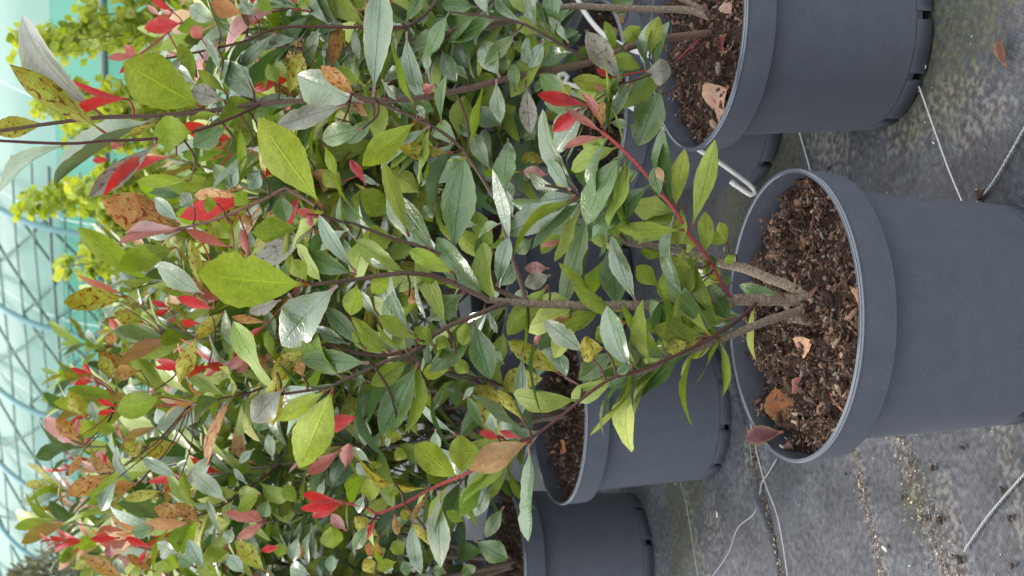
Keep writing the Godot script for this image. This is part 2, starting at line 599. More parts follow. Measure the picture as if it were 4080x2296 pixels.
func make_pot_meshes() -> void:
	var top := POT_H
	var low := top - COLLAR
	var prof := [Vector2(0.0, 0.012), Vector2(FOOT_R - 0.004, 0.012), Vector2(FOOT_R, 0.0225), Vector2(FOOT_R + 0.0012, 0.0245)]
	for i in 9:
		var t := (i + 1) / 9.0
		prof.append(Vector2(lerpf(FOOT_R + 0.0012, BODY_R, t), lerpf(0.0245, low + 0.002, t)))
	pot_body = lathe(prof, 96)
	pot_collar = lathe([Vector2(BODY_R - 0.001, low + 0.001), Vector2(POT_R - 0.0045, low), Vector2(POT_R - 0.0036, low + 0.0012), Vector2(POT_R - 0.0008, top - 0.006)], 96)
	pot_lip = lathe([Vector2(POT_R - 0.0008, top - 0.006), Vector2(POT_R + 0.0003, top - 0.0056), Vector2(POT_R + 0.0006, top - 0.0038), Vector2(POT_R, top - 0.0026), Vector2(POT_R - 0.0004, top - 0.002), Vector2(POT_R - 0.0002, top - 0.0008), Vector2(POT_R - 0.0010, top), Vector2(POT_R - 0.0040, top + 0.0003), Vector2(POT_R - 0.0050, top - 0.0012), Vector2(POT_R - 0.0060, low + 0.003), Vector2(BODY_R - 0.003, low + 0.001), Vector2(BODY_R - 0.010, 0.15)], 96)
	# the foot: short curved segments with gaps between them
	var v := PackedVector3Array()
	var n := PackedVector3Array()
	var idx := PackedInt32Array()
	var st := SurfaceTool.new()
	st.begin(Mesh.PRIMITIVE_TRIANGLES)
	for g in 10:
		for k in 10:
			var a0 := TAU * (g + 0.86 * k / 10.0) / 10.0
			var a1 := TAU * (g + 0.86 * (k + 1) / 10.0) / 10.0
			var ro := FOOT_R + 0.0005
			var ri := FOOT_R - 0.005
			for q in [[ro, 0.0, ro, 0.0225], [ri, 0.0225, ri, 0.0], [ri, 0.0, ro, 0.0]]:
				var p := [Vector3(cos(a0) * q[0], q[1], sin(a0) * q[0]), Vector3(cos(a0) * q[2], q[3], sin(a0) * q[2]), Vector3(cos(a1) * q[0], q[1], sin(a1) * q[0]), Vector3(cos(a1) * q[2], q[3], sin(a1) * q[2])]
				for e in [0, 2, 1, 1, 2, 3]:
					st.add_vertex(p[e])
			for e in [[a0, k == 0], [a1, k == 9]]:
				if e[1]:
					var c := Vector3(cos(e[0]), 0, sin(e[0]))
					var p2 := [c * ri, c * ro, c * ri + Vector3(0, 0.0225, 0), c * ro + Vector3(0, 0.0225, 0)]
					for m in ([0, 1, 2, 1, 3, 2] if e[0] == a0 else [0, 2, 1, 1, 2, 3]):
						st.add_vertex(p2[m])
	st.generate_normals()
	pot_foot = st.commit()

func make_chips() -> void:
	for i in 4:
		var r := RandomNumberGenerator.new()
		r.seed = 300 + i
		var st := SurfaceTool.new()
		st.begin(Mesh.PRIMITIVE_TRIANGLES)
		var rings := []
		for k in 4:
			var t := k / 3.0 - 0.5
			var ring := []
			for j in 5:
				var a := TAU * j / 5 + r.randf_range(-0.2, 0.2)
				var w := (1.0 - 1.6 * t * t) * r.randf_range(0.7, 1.2)
				ring.append(Vector3(t * 1.9, sin(a) * 0.24 * w + 0.5 * t * t, cos(a) * 0.5 * w))
			rings.append(ring)
		for k in 3:
			for j in 5:
				var a: Vector3 = rings[k][j]
				var b: Vector3 = rings[k][(j + 1) % 5]
				var c: Vector3 = rings[k + 1][j]
				var d: Vector3 = rings[k + 1][(j + 1) % 5]
				for p in [a, c, b, b, c, d]:
					st.add_vertex(p)
		for e in [0, 3]:
			for j in 3:
				var f := [rings[e][0], rings[e][j + 1], rings[e][j + 2]]
				if e == 3:
					f.reverse()
				for p in f:
					st.add_vertex(p)
		st.generate_normals()
		chips.append(st.commit())
	for i in 2:
		var pts := PackedVector3Array()
		for k in 7:
			var t := k / 6.0
			pts.append(Vector3(t * 3.0 - 1.5, sin(t * 5.0 + i) * 0.5, cos(t * 4.0 + i * 2.0) * 0.8))
		chips.append(tube(pts, 0.09, 0.05, 4))

func scatter(parent: Node3D, called: String, mesh: Mesh, m: Material, list: Array) -> void:
	var multi := MultiMesh.new()
	multi.transform_format = MultiMesh.TRANSFORM_3D
	multi.use_colors = true
	multi.mesh = mesh
	multi.instance_count = list.size()
	for i in list.size():
		multi.set_instance_transform(i, list[i][0])
		multi.set_instance_color(i, list[i][1])
	var o := MultiMeshInstance3D.new()
	o.multimesh = multi
	o.material_override = m
	o.name = called
	o.set_meta("kind", "stuff")
	parent.add_child(o, true)

func soil_height(nz: FastNoiseLite, p: Vector3, x: float, z: float) -> float:
	var h := nz.get_noise_2d(p.x + x, p.z + z) * 0.030
	h += (absf(nz.get_noise_2d(p.x * 2.3 + 3.0, p.z * 2.3)) - 0.15) * 0.046
	h += nz.get_noise_2d(p.x * 6.0, p.z * 6.0) * 0.006
	return maxf(h, -0.004) if Vector2(p.x, p.z).length() > 0.142 else maxf(h, -0.016)

func pot(x: float, z: float, count: int, label: String, soil_label: String, level := 0.252) -> void:
	var o := thing("flower_pot", label, "pot", Vector3(x, 0.004, -z), "dark grey plastic nursery pots")
	o.rotation.y = x * 7.0 + z * 3.0
	part("body", pot_body, M["pot"], o)
	part("collar", pot_collar, M["pot"], o)
	part("rim", pot_lip, M["rim"], o)
	part("foot", pot_foot, M["pot"], o)
	var s := thing("potting_mix", soil_label, "soil", Vector3(x, level, -z), "bark compost filling the grey pots")
	var nz := noise(int(x * 100.0 + z * 1000.0) + 9, 22.0, 4)
	var rad := 0.1625
	# a lumpy bed
	var v := PackedVector3Array()
	var idx := PackedInt32Array()
	var rings := 26
	var sides := 60
	for i in rings + 1:
		for k in sides:
			var rr := rad * i / rings
			var a := TAU * k / sides
			var p := Vector3(cos(a) * rr, 0, sin(a) * rr)
			p.y = soil_height(nz, p, x, z)
			v.append(p)
	for i in rings:
		for k in sides:
			var a := i * sides + k
			var b := i * sides + (k + 1) % sides
			idx.append_array([a, a + sides, b, b, a + sides, b + sides])
	var st := SurfaceTool.new()
	st.begin(Mesh.PRIMITIVE_TRIANGLES)
	for p in v:
		st.add_vertex(p)
	for q in idx:
		st.add_index(q)
	st.generate_normals()
	part("surface", st.commit(), M["soil"], s)
	var r := RandomNumberGenerator.new()
	r.seed = int(x * 991.0 + z * 77.0)
	for c in chips.size():
		var list := []
		var n: int = count / 5 if c < 4 else count / 7
		for i in n:
			var rr := (rad - 0.004) * sqrt(r.randf())
			var a := r.randf() * TAU
			var p := Vector3(cos(a) * rr, 0, sin(a) * rr)
			p.y = soil_height(nz, p, x, z) + r.randf_range(-0.0015, 0.0035)
			var size := r.randf_range(0.0018, 0.0050) * (1.0 if r.randf() < 0.93 else 2.3)
			if c >= 4:
				size = r.randf_range(0.0022, 0.0050)
			var b := Basis.from_euler(Vector3(r.randf_range(-0.9, 0.9), r.randf() * TAU, r.randf_range(-0.9, 0.9))) * Basis.from_scale(Vector3(r.randf_range(0.6, 1.1), r.randf_range(0.8, 1.7), r.randf_range(0.7, 1.4)) * size)
			var tone := r.randf()
			var col := Color(0.040, 0.023, 0.016).lerp(Color(0.20, 0.108, 0.072), tone * tone)
			if r.randf() < 0.05:
				col = Color(0.27, 0.185, 0.125)
			elif r.randf() < 0.12:
				col = Color(0.16, 0.135, 0.12)
			list.append([Transform3D(b, p), col])
		scatter(s, "bark_chips" if c < 4 else "fibres", chips[c], M["chip"], list)

# ------------------------------------------------------------------ ground
const MAT_FROM := Vector2(-1.1, 0.9)      # the part of the ground that the texture covers once, then it repeats
const MAT_SIZE := 2.2

func ground_mesh() -> ArrayMesh:
	var v := PackedVector3Array()
	var n := PackedVector3Array()
	var uv := PackedVector2Array()
	var idx := PackedInt32Array()
	var steps := [-80.0, -20.0, -6.0, -2.0, -1.1, 0.0, 1.1, 2.0, 6.0, 20.0, 80.0]
	for z in steps:
		for x in steps:
			v.append(Vector3(x, 0, z - 2.0))
			n.append(Vector3.UP)
			uv.append(Vector2((x - MAT_FROM.x) / MAT_SIZE, (-(z - 2.0) - MAT_FROM.y) / MAT_SIZE))
	for i in 10:
		for k in 10:
			var a := i * 11 + k
			idx.append_array([a, a + 1, a + 11, a + 1, a + 12, a + 11])
	return arr(v, n, idx, uv)

func mask(spots: Array, lines: Array) -> PackedByteArray:
	# where moss, dust and dirt lie: spots [x, y, metres] and lines [x0, y0, x1, y1, metres] of the photograph
	var size := 160
	var im := Image.create(size, size, false, Image.FORMAT_L8)
	var sp := []
	for q in spots:
		var p := on_ground(q[0], q[1], 0.0)
		sp.append([Vector2(p.x, -p.z), q[2]])
	var ls := []
	for q in lines:
		var a := on_ground(q[0], q[1], 0.0)
		var b := on_ground(q[2], q[3], 0.0)
		ls.append([Vector2(a.x, -a.z), Vector2(b.x, -b.z), q[4]])
	for y in size:
		for x in size:
			var p := MAT_FROM + Vector2(x + 0.5, y + 0.5) / size * MAT_SIZE
			var m := 0.0
			for q in sp:
				m = maxf(m, 1.0 - p.distance_to(q[0]) / q[1] * 0.7)
			for q in ls:
				m = maxf(m, 1.0 - p.distance_to(Geometry2D.get_closest_point_to_segment(p, q[0], q[1])) / q[2] * 0.7)
			im.set_pixel(x, y, Color(m, m, m))
	im.resize(1024, 1024, Image.INTERPOLATE_CUBIC)
	return im.get_data()

func ground_maps() -> Array:
	var size := 1024
	var moss_at := mask([[3760, 120, 0.10], [3770, 260, 0.08], [3620, 420, 0.06], [3130, 600, 0.10], [3060, 700, 0.08], [2760, 1960, 0.08], [2740, 2130, 0.07], [3640, 1980, 0.05], [2950, 900, 0.10], [3900, 60, 0.08]], [[2690, 1930, 2720, 2290, 0.05], [3720, 20, 3740, 330, 0.06]])
	var dust_at := mask([[3330, 600, 0.06], [3260, 560, 0.05], [3000, 1840, 0.05], [2850, 2100, 0.05]], [[3400, 1780, 3530, 2300, 0.022], [3580, 1770, 3720, 2120, 0.030], [3690, 2050, 3800, 2320, 0.034], [3760, 1950, 3850, 2300, 0.026], [2740, 1960, 2820, 2290, 0.020], [3560, 560, 3900, 330, 0.03], [3850, 560, 3980, 420, 0.03], [4000, 1700, 4080, 2150, 0.03]])
	var dc := noise(15, 0.16, 3).get_seamless_image(size, size).get_data()
	var dd := noise(21, 0.012, 5).get_seamless_image(size, size).get_data()
	var de := noise(29, 0.30, 2).get_seamless_image(size, size).get_data()
	var df := noise(33, 0.10, 4).get_seamless_image(size, size).get_data()
	var out := PackedByteArray()
	out.resize(size * size * 3)
	var high := PackedByteArray()
	high.resize(size * size)
	for i in size * size:
		var x := i % size
		var y := i / size
		var grain := dc[i] / 255.0 - 0.5
		var wide := dd[i] / 255.0 - 0.5
		var mid := df[i] / 255.0 - 0.5
		var rib := (x + 2 * y + int(mid * 3.0)) % 5
		var weave := 0.062 if rib < 2 else -0.042
		var t := 0.262 + 0.12 * wide + 0.06 * mid + grain * 0.15 + weave
		var red := t * 0.975
		var green := t * 0.99
		var blue := t * 1.06
		var moss := clampf((moss_at[i] / 255.0 + mid * 1.1 + wide * 0.6 - 0.28) * 2.6, 0.0, 1.0) * clampf(0.75 + grain * 1.6, 0.0, 1.0)
		red = lerpf(red, 0.235 + grain * 0.18, moss * 0.62)
		green = lerpf(green, 0.245 + grain * 0.18, moss * 0.62)
		blue = lerpf(blue, 0.13 + grain * 0.12, moss * 0.62)
		var dust := clampf((dust_at[i] / 255.0 + mid * 1.3 + wide * 0.8 - 0.30) * 2.4, 0.0, 1.0) * clampf(0.55 + grain * 2.6, 0.0, 1.0)
		red = lerpf(red, 0.55, dust * 0.42)
		green = lerpf(green, 0.51, dust * 0.42)
		blue = lerpf(blue, 0.46, dust * 0.42)
		var dirt := clampf((dust_at[i] / 255.0 - mid * 1.6 - 0.62) * 4.0, 0.0, 1.0) * clampf(0.4 - grain * 3.0, 0.0, 1.0)
		red = lerpf(red, 0.24, dirt * 0.5)
		green = lerpf(green, 0.18, dirt * 0.5)
		blue = lerpf(blue, 0.14, dirt * 0.5)
		var speck := clampf((de[i] / 255.0 - 0.85) * 9.0, 0.0, 1.0) * 0.6
		red = lerpf(red, 0.60, speck)
		green = lerpf(green, 0.56, speck)
		blue = lerpf(blue, 0.48, speck)
		out[i * 3] = int(clampf(red, 0.02, 1.0) * 255.0)
		out[i * 3 + 1] = int(clampf(green, 0.02, 1.0) * 255.0)
		out[i * 3 + 2] = int(clampf(blue, 0.02, 1.0) * 255.0)
		high[i] = int(clampf(0.35 + 0.9 * wide + 0.25 * mid + 0.30 * dust_at[i] / 255.0 + 0.05 * grain + weave * 0.3, 0.0, 1.0) * 255.0)
	return [ImageTexture.create_from_image(Image.create_from_data(size, size, false, Image.FORMAT_RGB8, out)), ImageTexture.create_from_image(Image.create_from_data(size, size, false, Image.FORMAT_L8, high))]

func cloth_sheet() -> void:
	# a second strip of cloth whose rucked edge makes the seam
	var edge := []
	for q in [[2890, 1300], [2940, 1560], [2985, 1750], [3022, 1910], [3072, 2090], [3112, 2296], [3150, 2480]]:
		edge.append(on_ground(q[0], q[1], 0.0))
	var pts := smooth_path(PackedVector3Array(edge), 0.03)
	var r := RandomNumberGenerator.new()
	r.seed = 14
	var st := SurfaceTool.new()
	st.begin(Mesh.PRIMITIVE_TRIANGLES)
	var rows := []
	for p in pts:
		var lift := 0.007 + 0.004 * sin(p.x * 31.0) + r.randf_range(0, 0.002)
		var j := r.randf_range(-0.002, 0.002)
		rows.append([p + Vector3(0, 0.0005, 0.001 + j), p + Vector3(0, lift, j), p + Vector3(0, lift + 0.002, -0.010 + j), p + Vector3(0, 0.006, -0.03), p + Vector3(0, 0.0045, -0.08), p + Vector3(-0.2, 0.004, -0.62)])
	for i in rows.size() - 1:
		for k in 5:
			for v in [rows[i][k], rows[i][k + 1], rows[i + 1][k], rows[i + 1][k], rows[i][k + 1], rows[i + 1][k + 1]]:
				st.set_uv(Vector2((v.x - MAT_FROM.x) / MAT_SIZE, (-v.z - MAT_FROM.y) / MAT_SIZE))
				st.add_vertex(v)
	st.generate_normals()
	var g := part("ground_cloth", st.commit(), M["cloth"], self)
	g.set_meta("kind", "structure")

func cord(label: String, px: Array, width: float, c: String, group: String) -> void:
	# two strands twisted round each other
	var pts := PackedVector3Array()
	for p in px:
		pts.append(on_ground(p[0], p[1], 0.004 + width * 0.5))
	var path := smooth_path(pts, width * 0.45)
	var o := thing("twine", label, "twine", Vector3(path[0].x, 0.004, path[0].z), group)
	for s in 2:
		var q := PackedVector3Array()
		for i in path.size():
			var d := (path[mini(i + 1, path.size() - 1)] - path[maxi(i - 1, 0)]).normalized()
			var side := d.cross(Vector3.UP).normalized()
			var a := i * 0.62 + s * PI
			q.append(path[i] + (side * cos(a) + Vector3.UP * sin(a)) * width * 0.28 - o.position)
		part("strand", tube(q, width * 0.27, width * 0.27, 5), M[c], o)

func drip(label: String, px: Array, r: float) -> void:
	var pts := PackedVector3Array()
	for p in px:
		pts.append(at(p[0], p[1], p[2]))
	var path := smooth_path(pts, 0.012)
	var o := thing("drip_tube", label, "tube", path[0], "white drip irrigation tubes")
	var q := PackedVector3Array()
	for p in path:
		q.append(p - o.position)
	part("hose", tube(q, r, r, 8), M["tube"], o)
	part("hose_end", tube(PackedVector3Array([q[q.size() - 1], q[q.size() - 1] + (q[q.size() - 1] - q[q.size() - 2]).normalized() * 0.009]), r * 1.25, r * 1.1, 8), M["tube"], o)

func fallen_leaf(label: String, pb: Vector3, pt: Vector3, wide: float, c: Color, seed_: int, face := Vector3.UP) -> void:
	var d := pt - pb
	var y := d.normalized()
	var x := y.cross(face).normalized()
	var z := x.cross(y)
	var m := leaf_mesh(d.length(), wide, 0.28, 0.35, 0.25, 0.18, c, seed_, 12, 0.7)
	var o := thing("fallen_leaf", label, "leaf", pb, "fallen leaves")
	o.transform = Transform3D(Basis(x, y, z), pb)
	part("blade", m, M["dry"], o)

# ------------------------------------------------------------------ background
func golden_bush(x: float, z: float, height: float, wide: float, count: int, seed_: int, label: String, tone := 0.0) -> void:
	var o := thing("golden_shrub", label, "shrub", Vector3(x, 0.004, -z), "yellow leaved shrubs behind the red-tipped ones")
	var r := RandomNumberGenerator.new()
	r.seed = seed_
	var list := []
	for k in 9:
		var a := TAU * k / 9 + r.randf()
		var tip := Vector3(cos(a) * wide * r.randf_range(0.2, 0.8), height * r.randf_range(0.8, 1.04), sin(a) * wide * r.randf_range(0.2, 0.8))
		var mid := Vector3(tip.x * 0.35, height * 0.4, tip.z * 0.35)
		var path := smooth_path(PackedVector3Array([Vector3(cos(a) * 0.02, 0, sin(a) * 0.02), mid, tip]), 0.04)
		part("stem", tube(path, 0.008, 0.002, 5), M["bark"], o)
		for i in count / 9:
			var t := pow(r.randf(), 0.8)
			var p := path[int(t * (path.size() - 1))]
			var b := r.randf() * TAU
			var off := Vector3(cos(b), r.randf_range(-0.3, 1.0), sin(b)) * (0.02 + wide * 0.30 * (1.0 - t * 0.85) * r.randf())
			p += off
			if p.y < 0.15:
				continue
			var s := r.randf_range(0.7, 1.25)
			var bs := Basis.from_euler(Vector3(r.randf_range(-1.3, 1.3), r.randf() * TAU, r.randf_range(-1.0, 1.0))) * Basis.from_scale(Vector3(1.3, 0.36, 0.5) * s)
			var col := Color(0.56, 0.70, 0.10).lerp(Color(0.86, 0.92, 0.30), r.randf())
			if r.randf() < 0.08 + tone:
				col = Color(0.24, 0.34, 0.05)
			list.append([Transform3D(bs, p), col])
	scatter(o, "foliage", leaf_lib[1], M["gold"], list)

func greenhouse() -> void:
	var o := thing("greenhouse", "pale mint film greenhouse with grey steel arches and crossing braces", "greenhouse", Vector3(-0.55, 0, -16.4))
	var along := Vector3(-1.10, 0, -1.01)          # from arch to arch
	var away := Vector3(0.676, 0, -0.737)          # from the near wall inwards
	var prof := []
	prof.append(Vector2(0, -0.0))
	for i in 15:
		var t := i / 14.0
		var a := t * 1.25
		prof.append(Vector2(1.7 * (1.0 - cos(a)), 1.35 + 1.7 * sin(a)))
	prof.append(Vector2(3.4, 3.75))
	prof.append(Vector2(6.0, 4.2))
	for k in range(-1, 6):
		var pts := PackedVector3Array()
		for q in prof:
			pts.append(along * k + away * q.x + Vector3(0, q.y, 0))
		if k >= -1:
			part("arch", tube(smooth_path(pts, 0.15), 0.036, 0.036, 8), M["steel"], o)
	# wires and rails that run along the arches
	for y in [1.45, 1.62, 1.78, 1.93, 2.1, 2.3, 2.52, 2.75]:
		var s := 0.05
		if y > 1.35:
			s += 1.7 * (1.0 - cos(asin(clampf((y - 1.35) / 1.7, 0, 0.95))))
		var pts := PackedVector3Array()
		for k in range(-2, 9):
			pts.append(along * (k * 0.75) + away * (s + 0.04) + Vector3(0, y - 0.02 * (k % 2), 0))
		part("rail", tube(pts, 0.022 if y == 1.93 else 0.012, 0.012, 5), M["brace"], o)
	for k in range(-1, 5):
		for q in [[0.0, 1.4, 1.0, 2.3], [1.0, 1.4, 0.0, 2.3], [0.5, 1.4, 1.0, 2.0], [0.5, 1.4, 0.0, 2.0], [0.0, 2.0, 1.0, 2.9], [1.0, 2.0, 0.0, 2.9]]:
			var pts := PackedVector3Array()
			for e in 5:
				var t := e / 4.0
				var y := lerpf(q[1], q[3], t)
				var s := 0.10 + 1.7 * (1.0 - cos(asin(clampf((y - 1.35) / 1.7, 0, 0.95))))
				pts.append(along * (k + lerpf(q[0], q[2], t)) + away * s + Vector3(0, y, 0))
			part("brace", tube(pts, 0.018, 0.018, 5), M["brace"], o)
	# the skin: a green net low down, clear film above
	var low := [Vector2(0.14, 0.0), Vector2(0.14, 1.3), Vector2(0.20, 1.6), Vector2(0.27, 1.85)]
	var high := [Vector2(0.30, 1.85), Vector2(0.40, 2.1), Vector2(0.55, 2.3), Vector2(0.85, 2.6), Vector2(1.4, 3.0), Vector2(2.4, 3.45), Vector2(4.5, 3.9), Vector2(6.0, 4.1)]
	for k in range(-6, 6):
		for e in [[low, "net", "side_panel"], [high, "film", "roof_panel"]]:
			var st := SurfaceTool.new()
			st.begin(Mesh.PRIMITIVE_TRIANGLES)
			for i in e[0].size() - 1:
				var p := []
				for c in [[i, 0.004], [i + 1, 0.004], [i, 0.996], [i + 1, 0.996]]:
					var q: Vector2 = e[0][c[0]]
					p.append(along * (k + c[1]) + away * q.x + Vector3(0, q.y, 0))
				for m in [0, 1, 2, 1, 3, 2]:
					st.add_vertex(p[m])
			st.generate_normals()
			part(e[2], st.commit(), M[e[1]], o)
	# a low board along the foot of the wall
	part("base_board", tube(PackedVector3Array([along * -5 + Vector3(0, 1.36, 0) - away * 0.02, along * 5 + Vector3(0, 1.36, 0) - away * 0.02]), 0.045, 0.045, 6), M["brace"], o)

func conifer() -> void:
	var o := thing("brown_conifer", "brownish dense conifer standing beside the greenhouse wall", "conifer", Vector3(-1.98, 0.004, -9.2))
	var r := RandomNumberGenerator.new()
	r.seed = 71
	part("trunk", tube(PackedVector3Array([Vector3.ZERO, Vector3(0, 0.8, 0), Vector3(0, 1.5, 0)]), 0.05, 0.01, 7), M["bark"], o)
	var list := []
	for i in 5200:
		var t := r.randf()
		var a := r.randf() * TAU
		var rad := 0.52 * pow(1.0 - t * t, 0.35) * sqrt(r.randf_range(0.25, 1.0))
		var p := Vector3(cos(a) * rad, 0.1 + t * 1.72, sin(a) * rad)
		var b := Basis.from_euler(Vector3(r.randf_range(-0.9, 0.9), a, r.randf_range(-0.9, 0.9))) * Basis.from_scale(Vector3(0.4, 0.9, 0.4))
		list.append([Transform3D(b, p), Color(0.10, 0.09, 0.05).lerp(Color(0.36, 0.31, 0.20), r.randf())])
	scatter(o, "crown", leaf_lib[0], M["matte0"], list)

# ------------------------------------------------------------------ scene
func _ready() -> void:
	rng.seed = 5
	# camera: the phone lay on its side, so the picture's left edge is up
	var cam := Camera3D.new()
	cam.name = "camera"
	var fwd := Vector3(0, -sc, -cc)
	var up := Vector3(0, cc, -sc)
	cam.transform = Transform3D(Basis(-up, Vector3.RIGHT, -fwd), Vector3(0, EYE, 0))
	cam.fov = rad_to_deg(2.0 * atan(1148.0 / FPX))
	cam.near = 0.05
	cam.far = 200.0
	var lens := CameraAttributesPhysical.new()
	lens.frustum_focal_length = 12.0 / tan(deg_to_rad(cam.fov) * 0.5)
	lens.frustum_focus_distance = 1.55
	lens.frustum_near = 0.05
	lens.frustum_far = 200.0
	lens.exposure_aperture = lens.frustum_focal_length / 4.2
	cam.attributes = lens
	add_child(cam)
	cam.make_current()
	# bright overcast sky
	var env := Environment.new()
	env.background_mode = Environment.BG_SKY
	var sky := Sky.new()
	var air := ProceduralSkyMaterial.new()
	air.sky_top_color = Color(0.96, 0.98, 1.0)
	air.sky_horizon_color = Color(0.62, 0.66, 0.67)
	air.sky_curve = 0.6
	air.ground_horizon_color = Color(0.55, 0.57, 0.56)
	air.ground_bottom_color = Color(0.30, 0.30, 0.30)
	air.sun_angle_max = 1.0
	sky.sky_material = air
	env.sky = sky
	env.background_energy_multiplier = 1.95
	env.tonemap_mode = Environment.TONE_MAPPER_LINEAR
	env.tonemap_exposure = 1.75
	env.sdfgi_enabled = true
	env.ssao_enabled = true
	env.ssil_enabled = true
	var we := WorldEnvironment.new()
	we.name = "environment"
	we.environment = env
	add_child(we)
	var sun := DirectionalLight3D.new()
	sun.name = "sun"
	sun.light_energy = 0.5
	sun.light_angular_distance = 11.0
	sun.light_color = Color(1.0, 0.97, 0.93)
	sun.shadow_enabled = true
	sun.look_at_from_position(Vector3(-2.6, 5.2, -3.4), Vector3.ZERO)
	add_child(sun)

	materials()
	make_leaf_materials()
	make_leaf_library()
	make_pot_meshes()
	make_chips()

	# the setting
	var g := part("ground", ground_mesh(), M["cloth"], self)
	g.set_meta("kind", "structure")
	cloth_sheet()
	greenhouse()
	conifer()

	# pots in their rows
	var soil := "brown bark compost filling "
	pot(-0.032, 1.489, 10500, "grey pot with fallen orange and dark red leaves lying inside its rim", soil + "the pot with orange and dark red fallen leaves", 0.250)
	pot(0.357, 1.778, 7500, "grey pot with a pinkish fallen leaf against its rim", soil + "the pot with the pinkish fallen leaf", 0.250)
	pot(-0.221, 2.426, 3200, "grey pot with spotted green leaves hanging over its rim", soil + "the pot under overhanging spotted leaves")
	pot(0.308, 2.220, 3000, "grey pot with a white drip tube looping out beside its foot", soil + "the pot beside the looping white tube")
	pot(-0.571, 2.815, 1200, "grey pot shaded behind the pot with spotted leaves over its rim", soil + "the shaded pot behind the spotted leaves")
	for q in [[0.02, 2.95], [0.70, 2.52], [-0.78, 3.42], [0.42, 3.12], [-0.30, 3.5], [0.12, 3.75], [0.82, 3.35]]:
		pot(q[0], q[1], 420, "grey nursery pot standing among the shrubs in the back rows", "bark compost in a nursery pot of the back rows")

	build_shrubs()

	# yellow shrubs farther back
	golden_bush(0.98, 4.9, 1.40, 0.50, 6400, 401, "tall yellow green shrub with the fullest crown behind the red tips")
	golden_bush(0.55, 5.3, 1.38, 0.50, 6400, 402, "yellow green shrub between the fullest yellow crown and the greenhouse braces")
	golden_bush(0.20, 5.2, 1.28, 0.40, 4600, 403, "sparse yellow shrub with loose sprigs before the greenhouse braces")
	golden_bush(-0.12, 5.6, 1.14, 0.34, 3600, 405, "low yellow shrub showing between the red tips and the greenhouse arches")
	golden_bush(-0.95, 5.3, 1.12, 0.20, 420, 404, "thin yellow sprig rising beside the brownish conifer")
	small_things()

func pot_texture() -> ImageTexture:
	# charcoal plastic with faint handling smears and pale dust specks
	var size := 512
	var a := noise(61, 0.012, 5).get_seamless_image(size, size).get_data()
	var b := noise(64, 0.25, 2).get_seamless_image(size, size).get_data()
	var c := noise(67, 0.03, 3).get_seamless_image(size, size).get_data()
	var out := PackedByteArray()
	out.resize(size * size * 3)
	for i in size * size:
		var t := 1.0 + 0.11 * (a[i] / 255.0 - 0.5) + 0.14 * (b[i] / 255.0 - 0.5)
		var k := clampf((b[i] / 255.0 - 0.77) * 12.0, 0.0, 1.0) * clampf((c[i] / 255.0 - 0.35) * 3.0, 0.0, 1.0)
		out[i * 3] = int(clampf(lerpf(0.312 * t, 0.58, k), 0.0, 1.0) * 255.0)
		out[i * 3 + 1] = int(clampf(lerpf(0.324 * t, 0.57, k), 0.0, 1.0) * 255.0)
		out[i * 3 + 2] = int(clampf(lerpf(0.362 * t, 0.55, k), 0.0, 1.0) * 255.0)
	return ImageTexture.create_from_image(Image.create_from_data(size, size, false, Image.FORMAT_RGB8, out))

